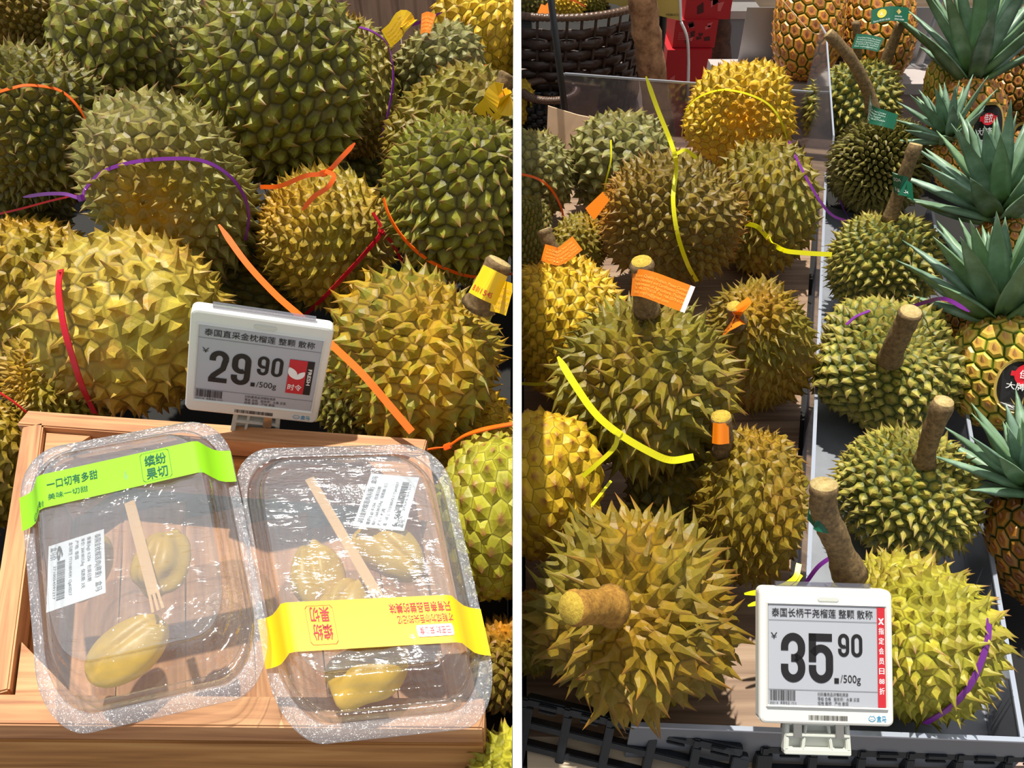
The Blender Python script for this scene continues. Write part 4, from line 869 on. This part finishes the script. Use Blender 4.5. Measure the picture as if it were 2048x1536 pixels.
def green_print(fn, e):
    p = Print(); speech(p, .60, .06, .735, .94, .008); p.text('缤纷', .618, .54, .27, w=.1, bold=.012); p.text('果切', .618, .14, .27, w=.1, bold=.012)
    p.text('一口切有多甜', .17, .52, .22, w=.23, bold=.008); p.text('美味一切甜', .17, .20, .14, w=.18)
    p.text('已密封', .07, .05, .14, w=.08); p.build('print', fn, M['greentag'], e)
def yellow_print(fn, e):
    g = lambda u, v: fn(1 - u, 1 - v)   # printed the other way up
    p = Print(); speech(p, .655, .10, .775, .90, .008); p.text('缤纷', .672, .52, .25, w=.085, bold=.012); p.text('果切', .672, .16, .25, w=.085, bold=.012)
    p.text('只有亲自品尝的美味', .14, .16, .17, w=.27, bold=.01); p.build('print', g, M['redink'], e)
    p = Print(); p.text('才能成为你舌尖的记忆', .14, .42, .14, w=.245); p.build('print', g, M['redink'], e)
    w = Print(); w.poly([(.15, .66), (.155, .62), (.305, .62), (.31, .66), (.31, .82), (.305, .86), (.155, .86), (.15, .82)]); w.build('pill', g, M['whiteink'], e)
    p = Print(); p.text('已密封 安心食', .162, .68, .12, w=.135); g2 = lambda u, v: fn(1 - u, 1 - v) + np.array([0, -.0001, .0004]); p.build('print', g2, M['redink'], e)
zA = .914
cA = [atz(36, 908, zA), atz(448, 832, zA + .010), atz(560, 1380, zA + .012), atz(84, 1488, zA)]
cB = [atz(458, 900, .905), atz(886, 888, .905), atz(1012, 1450, .905), atz(560, 1498, .905)]
eB, blB, upB = clam('clear lidded box sealed with a yellow paper band', cB, ((-1.0, -.46), (1.0, -.49), .145), 'yellowband', yellow_print, None, 5)
eA, blA, upA = clam('clear lidded box sealed with a green paper band', cA, ((-1.0, .44), (1.0, .50), .135), 'greenband', green_print, None, 6)
for i, (s, t, a, ls, wd, lb) in enumerate([(-.42, .02, 1.9, .034, .022, 'pale lobe of durian flesh at the inner side of the yellow-banded box'), (.30, .12, -.7, .040, .024, 'long curved lobe of durian flesh under the weight label'),
        (-.22, -.22, 1.2, .030, .022, 'lobe of durian flesh just above the yellow band'), (-.12, -.62, .3, .034, .026, 'yellow lobe of durian flesh below the yellow band')]):
    pod(blB, upB, s, t, a, ls, wd, -.006, lb, 60 + i)
for i, (s, t, a, ls, wd, lb) in enumerate([(-.24, -.58, .6, .034, .025, 'yellow lobe of durian flesh at the lower end of the green-banded box'), (-.50, .02, 1.5, .034, .020, 'lobe of durian flesh below the green band'), (.18, -.06, 1.4, .032, .022, 'pale lobe of durian flesh beside the wooden fork')]):
    pod(blA, upA, s, t, a, ls, wd, -.006, lb, 70 + i)
shop_label(blB, upB, .36, .42, math.radians(80), .066, .048, .0148, 'white weight label priced 66.56 in the yellow-banded box', '66.56', 5)
shop_label(blA, upA, -.52, -.10, math.radians(-80), .072, .046, .0148, 'white weight label with barcode in the green-banded box', '6', 6)
def fork(bl, up, s0, t0, s1, t1, z, label):
    a, b = bl(s0, t0) + up * z, bl(s1, t1) + up * z; d = nrm(b - a); sd_ = np.cross(up, d); e = empty('wooden_fork', a, label, 'fork')
    bar('handle', a, b, .009, .0016, M['fork'], e, up=up, bev=.0004)
    for k in (-1, 0, 1): bar('tine', b + sd_ * k * .0032 - d * .001, b + d * .018 + sd_ * k * .0040, .0022, .0015, M['fork'], e, up=up, bev=.0003)
fork(blA, upA, .02, .30, .12, -.38, .0168, 'three-tined wooden fork in the green-banded box')
fork(blB, upB, -.30, .62, .10, -.26, .0172, 'wooden fork wrapped in film in the yellow-banded box')

# ------------------------------------------------------------------ pineapples
def pine_body(e, c, ax, R_, L_, n, mat, seed):
    P, cen, cells = sphere_cells(n, seed, .0, 1.0); z = nrm(ax); x = nrm(np.cross([.2, .9, .1], z)); y = np.cross(z, x); Rm = np.stack([x, y, z], 1)
    def body(d):
        k = (np.abs(d[:, 2]) ** 2.6 + np.hypot(d[:, 0], d[:, 1]) ** 2.6) ** (-1 / 2.6); return d * np.array([R_, R_, L_]) * k[:, None]
    B = body(cen); Sd = body(P); Nn = P / np.array([R_, R_, L_]); Nn /= np.linalg.norm(Nn, axis=1)[:, None]; rg = np.random.RandomState(seed); V = [*B]; at_ = [(0, .5, 0, 1)] * len(B); Fs = []; h = R_ * .085
    for k, cell in enumerate(cells):
        m = len(cell); b0 = len(V); base = B[cell]; s0 = Sd[k]; rr = rg.rand()
        for fr_2, hh, cv in ((.91, .5, .34), (.64, .95, .5), (.26, .85, .74)):
            for q in base: V.append(s0 + (q - s0) * fr_2 + Nn[k] * h * hh); at_.append((cv, rr, 0, 1))
        up_ = np.array([0, 0, 1.]) - Nn[k] * Nn[k][2]; V.append(s0 + Nn[k] * h * 1.5 + up_ * h * 1.4); at_.append((1, rr, 0, 1)); t = len(V) - 1
        for j in range(m):
            j2 = (j + 1) % m; Fs.append((cell[j], cell[j2], b0 + j2, b0 + j))
            for l in (0, 1): Fs.append((b0 + l * m + j, b0 + l * m + j2, b0 + l * m + m + j2, b0 + l * m + m + j))
            Fs.append((b0 + 2 * m + j, b0 + 2 * m + j2, t))
    return mk('fruit_body', np.array(V) @ Rm.T + c, Fs, M[mat], e, attr=at_)
def leaf(e, base, d, out, L_, w, droop, seed):
    """one stiff channelled blade"""
    d, out = nrm(d), nrm(out); n = 9; P = []; cur = np.array(base, float); dd = d.copy()
    for i in range(n): P.append(cur.copy()); cur = cur + dd * L_ / (n - 1); dd = nrm(dd + out * droop / (n - 1) + np.array([0, 0, -.25 * droop / (n - 1)]))
    P = np.array(P); T = np.gradient(P, axis=0); V = []; Fs = []; at_ = []; rr = random.Random(seed).random() * .35
    for i in range(n):
        f = i / (n - 1); ww = w * (.75 + .5 * math.sin(math.pi * min(1, f * 1.15) * .8)) * (1 - f ** 2.6) + .0004; t = nrm(T[i]); s = nrm(np.cross(t, out)); nr = np.cross(s, t)
        for a, b in ((-1, .30), (-.5, .08), (0, 0), (.5, .08), (1, .30)): V.append(P[i] + s * a * ww / 2 + nr * b * ww)
        for a, b in ((.5, .02), (0, -.06), (-.5, .02)): V.append(P[i] + s * a * ww / 2 + nr * b * ww - nr * .0006)
        at_ += [(f, rr + (.35 if f < .25 else 0), 0, 1)] * 8
    for i in range(n - 1):
        for j in range(8): Fs.append((8 * i + j, 8 * i + (j + 1) % 8, 8 * i + 8 + (j + 1) % 8, 8 * i + 8 + j))
    Fs += [tuple(range(8))[::-1], tuple(8 * (n - 1) + j for j in range(8))]
    mk('leaf', V, Fs, M['leaf'], e, smooth=True, attr=at_)
def pineapple(body, crown, label, mat='pine', n=150, seed=1):
    """body=(px,py,D,Rpx,Lpx,axis) crown=(length_px, leaves, spread, droop) or None"""
    px, py, D, Rp, Lp, ax = body; c = at(px, py, D); a = vdir(ax); k = D / F
    e = empty('pineapple', c, label, 'pineapple'); pine_body(e, c, a, Rp * k, Lp * k, n, mat, seed)
    if crown:
        L_, nl, spread, droop = crown; L_ *= k; base = c + a * Lp * k * .95; x = nrm(np.cross([.1, .3, .9], a)); y = np.cross(a, x); rg = random.Random(seed)
        for i in range(nl):
            f = i / (nl - 1); th = i * 2.39996 + seed; el = (1 - f) ** .8 * spread; o = x * math.cos(th) + y * math.sin(th)
            d = a * math.cos(el) + o * math.sin(el); ll = L_ * (.45 + .62 * math.sin(math.pi * min(1, .18 + f * .75))) * rg.uniform(.88, 1.1)
            leaf(e, base + a * f * L_ * .30 + o * (1 - f) * .012, d, o, ll, min(L_ * .2, .034) * (1.1 - .4 * f), droop * (1 - f * .6), seed * 100 + i)
    return e, c, a
pineapple((1617, 52, 2.22, 64, 98, (.03, 1, .1)), None, 'crownless orange pineapple standing upright on the counter near the acrylic plate', 'pine', 170, 2)
pineapple((1757, 62, 2.24, 64, 98, (-.03, 1, .1)), None, 'crownless orange pineapple standing behind the green-stickered stems', 'pine', 170, 3)
pineapple((1932, 240, 1.98, 66, 72, (.08, 1, .2)), (215, 36, .95, .4), 'pineapple with tall dark crown behind the row, gold-edged tag at its side', 'pine', 150, 4)
pineapple((2046, 170, 2.18, 52, 70, (.2, 1, .1)), (140, 26, 1.1, .5), 'orange-brown pineapple at the outer edge with crown leaving the picture', 'pinedark', 150, 5)
pineapple((1912, 330, 1.74, 40, 52, (-.42, 1, .25)), (108, 26, 1.15, .4), 'small pineapple leaning to the tray with short spread crown', 'pine', 120, 6)
pineapple((2040, 345, 1.70, 58, 84, (.05, 1, .1)), None, 'shaded pineapple carrying a black badge at the outer edge', 'pinedark', 150, 7)
pineapple((2008, 500, 1.47, 56, 62, (-.30, 1, .25)), (205, 32, 1.1, .35), 'pineapple with long silver-green crown in the middle of the outer column', 'pine', 140, 8)
pineapple((2005, 745, 1.29, 92, 108, (-.12, 1, .1)), (205, 34, 1.05, .4), 'large yellow-green pineapple with big spread crown and red badge', 'pinegreen', 150, 9)
pineapple((2085, 1090, 1.07, 92, 122, (-.35, 1, .25)), (175, 32, 1.2, .3), 'dark orange pineapple beside the front of the tray with bright green crown', 'pinedark', 150, 10)
pineapple((1908, 645, 1.42, 42, 44, (.1, 1, .3)), None, 'small piece of orange pineapple seen between tray wall and big crown', 'pine', 90, 11)
pineapple((1885, 165, 2.08, 32, 50, (0, 1, .3)), None, 'small sunlit yellow pineapple behind the leaning crown', 'pinegreen', 90, 12)
def badge(px, py, D, w, h, tilt, label, lines):
    c = at(px, py, D); n = nrm(CAM - c); X_ = nrm(np.cross(UP, n)); X_ = X_ * math.cos(tilt) + np.cross(n, X_) * math.sin(tilt); Y_ = np.cross(n, X_); k = D / F; w *= k; h *= k
    e = empty('hang_tag', c, label, 'fruit tag')
    fn = lambda u, v, z=.0: c + X_ * u * w / 2 + Y_ * v * h / 2 + n * (z - .012 * u * u)
    def plate(name, s, z, mat):
        pts = [(s * math.copysign(abs(math.cos(t)) ** .62, math.cos(t)), s * (math.sin(t)) * (1 if math.sin(t) > 0 else .98)) for t in [2 * math.pi * i / 36 for i in range(36)]]
        V = [fn(u, v, z) for u, v in pts] + [fn(u, v, z - .0006) for u, v in pts]; mk(name, V, [tuple(range(36)), tuple(range(71, 35, -1))] + [(i, i + 36, (i + 1) % 36 + 36, (i + 1) % 36) for i in range(36)], M[mat], e)
    plate('gold_edge', 1.0, 0, 'gold'); plate('card', .9, .0006, 'badge')
    p = Print(); p.disc(-.02, .42, .42, .42 * w / h); p.rect(-.55, .34, .5, .52); p.build('red_roundel', lambda u, v: fn(u, v, .0012), M['redbadge'], e)
    p = Print(); p.text('佳农', -.28, .32, .24, w=.52, bold=.012); p.build('white_print', lambda u, v: fn(u, v, .0016), M['whiteink'], e)
    p = Print(); p.text('大牌菠萝', -.62, -.12, .2, w=1.2, bold=.012); p.build('print', lambda u, v: fn(u, v, .0012), M['whiteink'], e)
    if lines:
        p = Print(); p.rect(-.62, -.86, .6, -.3); p.build('white_panel', lambda u, v: fn(u, v, .0012), M['paper'], e)
        p = Print()
        for i, l in enumerate(lines): p.text(l, -.55, -.46 - i * .17, .1, w=1.0)
        p.build('small_print', lambda u, v: fn(u, v, .0016), M['ink'], e)
    else:
        p = Print()
        for k_ in range(5): p.poly([(-.1 + .1 * k_ * .3, -.85), (-.4 + .2 * k_, -.35 - .05 * abs(k_ - 2)), (.0 + .1 * k_ * .3, -.85)])
        p.build('leaf_print', lambda u, v: fn(u, v, .0012), M['gold'], e)
badge(1975, 262, 1.86, 56, 110, -.1, 'black and gold hang tag on the tall-crowned pineapple', ['NET WT 1.5KG', '1128 0321'])
badge(1955, 330, 1.70, 40, 90, .1, 'second smaller hang tag below the first, half behind leaves', ['PINEAPPLE', 'NO. 5'])
badge(2050, 300, 1.66, 50, 110, 0, 'black and gold hang tag on the shaded pineapple', ['PINEAPPLE', ''])
badge(2052, 775, 1.17, 112, 112, -.2, 'large black and gold hang tag with red roundel on the big pineapple', None)

# ------------------------------------------------------------------ woven baskets, poles and boxes behind
def basket(label, cx_, cy_, R_, z0, z1, side, a0=0, a1=2 * math.pi, rows=13, stakes=44, taper=.9, mat='wicker'):
    e = empty('wicker_basket', (cx_, cy_, z0), label, 'basket'); full = a1 - a0 > 6
    cl = (side, thick(cy_) + .001) if side else None
    n = int((a1 - a0) / (2 * math.pi) * stakes * 4); A = np.linspace(a0, a1, n + 1)
    rz = lambda z: R_ * (taper + (1 - taper) * (z - z0) / (z1 - z0))
    for r in range(rows):
        z = z0 + (z1 - z0 - .03) * (r + .5) / rows; hgt = (z1 - z0) / rows * .47; V = []; Fs = []
        for i, t in enumerate(A):
            wv = .0055 * math.sin(t * stakes / 2 * 1.0 + (r % 2) * math.pi)
            for k in range(6): q = 2 * math.pi * k / 6; rr = rz(z) + wv + .0035 * math.cos(q); V.append((cx_ + rr * math.cos(t), cy_ + rr * math.sin(t), z + hgt * math.sin(q)))
        for i in range(n):
            for k in range(6): Fs.append((6 * i + k, 6 * i + (k + 1) % 6, 6 * i + 6 + (k + 1) % 6, 6 * i + 6 + k))
        if not side or max(v[0] for v in V) * 1 > 0: mk('strand', V, Fs, M[mat], e, smooth=True, clip=cl)
    for i in range(stakes):
        t = a0 + (a1 - a0) * (i + .5) / stakes
        x_, y_ = cx_ + rz(z1) * math.cos(t), cy_ + rz(z1) * math.sin(t)
        if side and x_ * side < thick(cy_) + .008: continue
        if full and math.sin(t) > .5: continue
        bar('stake', (cx_ + rz(z0) * math.cos(t), cy_ + rz(z0) * math.sin(t), z0), (x_, y_, z1 - .01), .008, .004, M[mat], e, up=(math.cos(t), math.sin(t), 0), bev=.001)
    # braided rim
    V = []; Fs = []; n2 = n * 3
    for i, t in enumerate(np.linspace(a0, a1, n2 + 1)):
        b = .0022 * abs(math.sin(t * stakes * 1.5))
        for k in range(8): q = 2 * math.pi * k / 8; V.append((cx_ + (rz(z1) + (.011 + b) * math.cos(q)) * math.cos(t), cy_ + (rz(z1) + (.011 + b) * math.cos(q)) * math.sin(t), z1 + (.009 + b) * math.sin(q)))
    for i in range(n2):
        for k in range(8): Fs.append((8 * i + k, 8 * i + (k + 1) % 8, 8 * i + 8 + (k + 1) % 8, 8 * i + 8 + k))
    mk('rim', V, Fs, M['wickerrim'], e, smooth=True, clip=cl)
    if full:
        V = [(cx_ + R_ * .98 * math.cos(t), cy_ + R_ * .98 * math.sin(t), z1 - .06) for t in np.linspace(0, 2 * math.pi, 48, False)]; mk('liner', V + [(v[0], v[1], v[2] - .01) for v in V], [tuple(range(48)), tuple(range(95, 47, -1))], M['dark'], e, clip=cl)
    return e
basket('large dark woven basket of durians on the floor behind the acrylic plate', .115, 2.56, .285, .42, .83, 1)
tag(slab('basket_plinth', .02, .42, 2.3, 2.85, 0, .415, M['dark']), 'dark plinth under the large woven basket', 'plinth')
basket('small black woven basket by the white board in front of the large one', .09, 2.22, .075, .56, .655, 1, rows=5, stakes=24, mat='black')
basket('woven basket rim showing between the green durians of the heap', -.60, 1.56, .19, .72, .935, 0, math.radians(-118), math.radians(-62), rows=5, stakes=12)
durian('c1', 1062, 8, 2.36, 46, 44, (.3, 1, .2), 260, .18, 'sharp', 'olive', 81, 'olive durian in the dark basket nearest the white board', 1)
durian('c2', 1128, 8, 2.38, 44, 40, (.3, .2, .9), 300, .18, 'sharp', 'bright', 82, 'bright yellow durian in the middle of the dark basket', 0)
durian('c3', 1186, 2, 2.42, 34, 36, (.3, .2, .9), 260, .2, 'sharp', 'oliveyellow', 83, 'small olive durian at the outer rim of the dark basket', 0)
sticker('orangetag', [(1078, 18, 2.24), (1092, 22, 2.235), (1102, 12, 2.23)], .03, 'crumpled orange tag on the durians in the dark basket', None, 'ink')
tie('orange', [(1120, -5, 2.3), (1150, 2, 2.29), (1172, 14, 2.29)], 'orange tie over the durians in the dark basket', w=.004)
# cardboard sheet
def sheet(name, pts, th, mat, label, cat, holes=None):
    P = [at(*p) for p in pts]; n_ = nrm(np.cross(P[1] - P[0], P[2] - P[1])); n = len(P); V = P + [p + n_ * th for p in P]
    return tag(mk(name, V, [tuple(range(n)), tuple(range(2 * n - 1, n - 1, -1))] + [(i, (i + 1) % n, (i + 1) % n + n, i + n) for i in range(n)], M[mat]), label, cat)
pa = aty(1096, 212, 1.98); pb_ = aty(1215, 242, 1.96); pc = aty(1215, 330, 1.90); pd = aty(1100, 312, 1.92)
Vc = [pa, pb_, pc, pd]; Vc = [np.array(v) for v in Vc]; Vc[2] = np.array([Vc[1][0], 1.90, .545]); Vc[3] = np.array([Vc[0][0] - .005, 1.92, .545])
Vb = [Vc[0], Vc[0] * .5 + Vc[1] * .5 + (0, 0, -.004), Vc[1], Vc[2], Vc[3]]
tag(mk('cardboard_sheet', [*Vb, *[v + np.array([0, .004, 0]) for v in Vb]], [(0, 4, 3, 2, 1), (5, 6, 7, 8, 9)] + [(i, (i + 1) % 5, (i + 1) % 5 + 5, i + 5) for i in range(5)], M['cardboard']), 'torn pale cardboard standing behind the pale yellow-green durian', 'cardboard')
def pole(name, A, B_p, r0, r1, mat, label, cat, lump=.06, n=16, m=30):
    A, B_p = np.asarray(A), np.asarray(B_p); rg = np.random.RandomState(3); P = [A + (B_p - A) * i / (m - 1) + rg.normal(0, r0 * .03, 3) * (0 < i < m - 1) for i in range(m)]
    V, Fs = sweep(P, [(r0 + (r1 - r0) * i / (m - 1)) * (1 + lump * rg.randn() * .5) for i in range(m)], n); return tag(mk(name, V, Fs, M[mat], smooth=True), label, cat)
a = at(1340, 236, 2.36); b = at(1284, -30, 2.06); d = (b - a) / 1.0
pole('bark_pole', [a[0], a[1], .42], a + d * 1.25, .040, .037, 'trunk', 'pale bark-covered pole in front of the red boxes', 'pole')
tag(slab('pole_base', a[0] - .09, a[0] + .09, a[1] - .075, a[1] + .09, 0, .42, M['dark']), 'dark plinth at the foot of the bark pole', 'plinth')
# split: grooved ring at the base of the pole
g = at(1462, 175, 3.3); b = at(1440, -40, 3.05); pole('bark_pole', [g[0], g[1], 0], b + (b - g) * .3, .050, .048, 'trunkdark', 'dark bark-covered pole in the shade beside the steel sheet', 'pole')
a = aty(1146, 216, 2.03); b = aty(1098, -30, 2.03); a[2] = .55
rr = sweep([a, a * .5 + b * .5, b + (b - a) * .1], .0085, 10)
tag(mk('black_rod', rr[0], rr[1], M['black'], smooth=True), 'thin glossy black rod leaning in front of the woven basket', 'rod')
a = aty(1325, 60, 2.6); b = aty(1330, -30, 2.6); rr = sweep([(a[0], 2.6, 0), a, b + (b - a) * .3], .012, 8)
tag(mk('black_rod', rr[0], rr[1], M['black'], smooth=True), 'black post holding up the tan sign', 'post')
# tan sign
e = empty('tan_sign', aty(1290, 20, 2.56), 'tan sign board with small black code hanging above the red boxes', 'sign')
q = [aty(1362, 42, 2.56), aty(1358, -60, 2.56), aty(1180, -60, 2.56), aty(1188, -2, 2.56), aty(1262, 18, 2.56)]
mk('board', [*q, *[p + np.array([0, .006, 0]) for p in q]], [(0, 1, 2, 3, 4), (9, 8, 7, 6, 5)] + [(i, (i + 1) % 5, (i + 1) % 5 + 5, i + 5) for i in range(5)], M['tan'], e)
P = Print(); P.text('MI580-012', 1333, 27, 5, w=24)
P.build('print', lambda u, v: aty(u, 27 + 5 - (v - 27) + 0, 2.558), M['ink'], e)
bar('edge', q[0], q[1], .006, .008, M['whiteink'], e)
# red printed boxes
def red_box(x0, y0, z0, w, dpt, h, label, seed):
    e = empty('red_box', (x0 + w / 2, y0 + dpt / 2, z0), label, 'box')
    slab('carton', x0, x0 + w, y0, y0 + dpt, z0, z0 + h, M['redbox'], e); rg = random.Random(seed)
    p1, p2, p3 = Print(), Print(), Print()
    for i in range(12):
        u, v = rg.uniform(.05, .8), rg.uniform(.05, .8); a_ = [(u, v), (u + rg.uniform(.05, .15), v + rg.uniform(-.03, .1)), (u + rg.uniform(.05, .12), v + rg.uniform(.1, .2)), (u - .02, v + .12)]
        (p1 if i % 3 else p2).poly(a_)
    for k in range(5): p3.rect(.1, .3 + .06 * k, .1 + rg.uniform(.2, .35), .32 + .06 * k)
    fn = lambda u, v: (x0 + u * w, y0 - .001, z0 + v * h); p1.build('dark_pattern', fn, M['redbox2'], e); p2.build('pale_pattern', fn, M['redpink'], e); p3.build('print', lambda u, v: (x0 + u * w, y0 - .0018, z0 + v * h), M['redpink'], e)
yb = 2.95
x0 = aty(1335, 100, yb)[0]; x1 = aty(1425, 100, yb)[0]; zt = lambda py: aty(1335, py, yb)[2]
red_box(x0, yb, 0, x1 - x0, .2, zt(100), 'red printed box, lowest of the stack behind the bark pole', 1)
red_box(x0 + .02, yb + .02, zt(100) + .002, x1 - x0 - .01, .2, zt(45) - zt(100), 'red printed box, second from the bottom of the stack', 2)
red_box(x0 + .05, yb + .03, zt(45) + .002, x1 - x0, .2, .22, 'red printed box, top of the stack behind the tan sign', 3)
wc = spline([aty(1362, 44, 2.55), aty(1374, 75, 2.55), aty(1377, 120, 2.55), aty(1376, 190, 2.52), aty(1376, 250, 2.5), np.array([aty(1376, 250, 2.5)[0], 2.5, .01])], 6)
rr = sweep(wc, .0045, 8); tag(mk('power_cord', rr[0], rr[1], M['whiteink'], smooth=True), 'white cord hanging down from the tan sign', 'cord')
# grey machine and pale shelf beyond
e = empty('grey_cabinet', aty(1445, 100, 3.3) * (1, 1, 0), 'grey metal cabinet in the shade behind the dark pole', 'cabinet')
x0 = aty(1412, 130, 3.2)[0]; x1 = aty(1480, 130, 3.2)[0]; z1 = aty(1412, 72, 3.2)[2]
slab('body', x0, x1 + .1, 3.42, 3.66, 0, z1, M['grey'], e); slab('lid', x0 - .01, x1 + .11, 3.41, 3.67, z1, z1 + .03, M['steel'], e)
e = empty('pale_shelf', (1.6, 3.7, 0), 'pale wooden plank shelf far behind the counter', 'shelf')
for i in range(7): slab('plank', .82, 4.2, 3.70 + .01 * (i % 2), 3.74 + .01 * (i % 2), .05 + i * .16, .2 + i * .16, M['shelfpale'], e)
# sign stand rod on the counter
e = empty('sign_stand', at(1838, 100, 2.2), 'slim pale plastic stand with round foot on the counter', 'stand')
p = atz(1836, 133, cz + .001); 
rr = sweep([p, p + (0, 0, .006)], .022, 24); mk('foot', rr[0], rr[1], M['steel'], e)
rr = sweep([p + (0, 0, .006), p + (0, 0, .08)], .012, 16); mk('socket', rr[0], rr[1], M['steel'], e)
rr = sweep([p + (0, 0, .08), p + (.01, 0, .38)], .006, 12); mk('rod', rr[0], rr[1], M['trayrim'], e)

# ------------------------------------------------------------------ black folding crates in front of the board
def grid_crate(label, A, B_p, rows, cols, cell, lean, first_end, shadow=None):
    """front side of an open black plastic crate: top rim from A to B, grid hanging below"""
    A, B_p = np.asarray(A), np.asarray(B_p); x = nrm(B_p - A); dn = nrm(np.array([0, -lean, -1.])); dn = nrm(dn - x * np.dot(dn, x)); nf = np.cross(x, dn); Ln = np.linalg.norm(B_p - A)
    e = empty('plastic_crate', (A + B_p) / 2 + dn * .1, label, 'crate'); H_ = rows * cell[1]
    up_ = nf if nf[2] > 0 else -nf
    bar('rim', A, B_p, .012, .014, M['black'], e, up=up_, bev=.002)
    for i in range(cols + 1):
        p = A + x * (Ln * i / cols); bar('upright', p + dn * .006, p + dn * H_, .010 if 0 < i < cols else .018, .016, M['black'], e, up=up_, bev=.001)
    for j in range(1, rows + 1):
        o_ = dn * (cell[1] * j); bar('crossbar', A + o_, B_p + o_, .009, .013, M['black'], e, up=up_, bev=.001)
    for i in range(cols):
        p = A + x * (Ln * (i + .3) / cols); q_ = A + x * (Ln * (i + .72) / cols)
        bar('grip', p + up_ * .008 + dn * .0, q_ + up_ * .008, .006, .005, M['black'], e, up=up_, bev=.001)
        bar('grip', p + up_ * .007 + dn * .007, q_ + up_ * .007 + dn * .007, .003, .004, M['black'], e, up=up_, bev=.001)
        bar('latch', p - x * .022 + up_ * .006, p - x * .012 + up_ * .006, .012, .008, M['black'], e, up=up_, bev=.002)
    return e
A1 = atz(1030, 1398, .60); A1[0] = .012; B1 = atz(1484, 1500, .585)
grid_crate('black grid-sided crate under the huge mustard durian', A1, B1, 6, 5, (.05, .030), .55, True)
A2 = atz(1528, 1492, .575); B2 = atz(2110, 1512, .575)
grid_crate('second black grid-sided crate under the front of the clear tray', A2, B2, 5, 6, (.05, .032), .5, True)
# things seen through the grids
tag(slab('white_carton', .02, .23, .405, .447, .20, .508, M['paper']), 'white carton seen through the grid of the first crate', 'carton')
tag(slab('brown_carton', .03, .26, .395, .445, .02, .195, M['cardboard']), 'brown carton low behind the first crate', 'carton')
slab('front_panel', .245, 1.2, .426, .448, .10, .52, M['counterfront'], st)
tag(slab('lit_board_edge', .012, .30, .415, .452, .515, .540, M['shelfpale']), 'front edge of the brown board, its sunlight put in as a pale wood colour', 'strip')  # lit front of the brown board: sunlight put into the paler wood colour

# last small things
rr = sweep(spline([at(1566, 2, 2.12), at(1590, 30, 2.11), at(1620, 62, 2.10), at(1652, 76, 2.12)], 6), .0016, 6)
tag(mk('string', rr[0], rr[1], M['string'], smooth=True), 'thin pale string slung across the upright pineapple on the counter', 'string')
rr = sweep(spline([at(1716, 118, 2.0), at(1715, 80, 1.96), at(1711, 44, 1.93)], 6), .009, 10)
tag(mk('cut_stem', rr[0], rr[1], M['stem'], smooth=True), 'short cut durian stem behind the green printed sticker', 'stem')
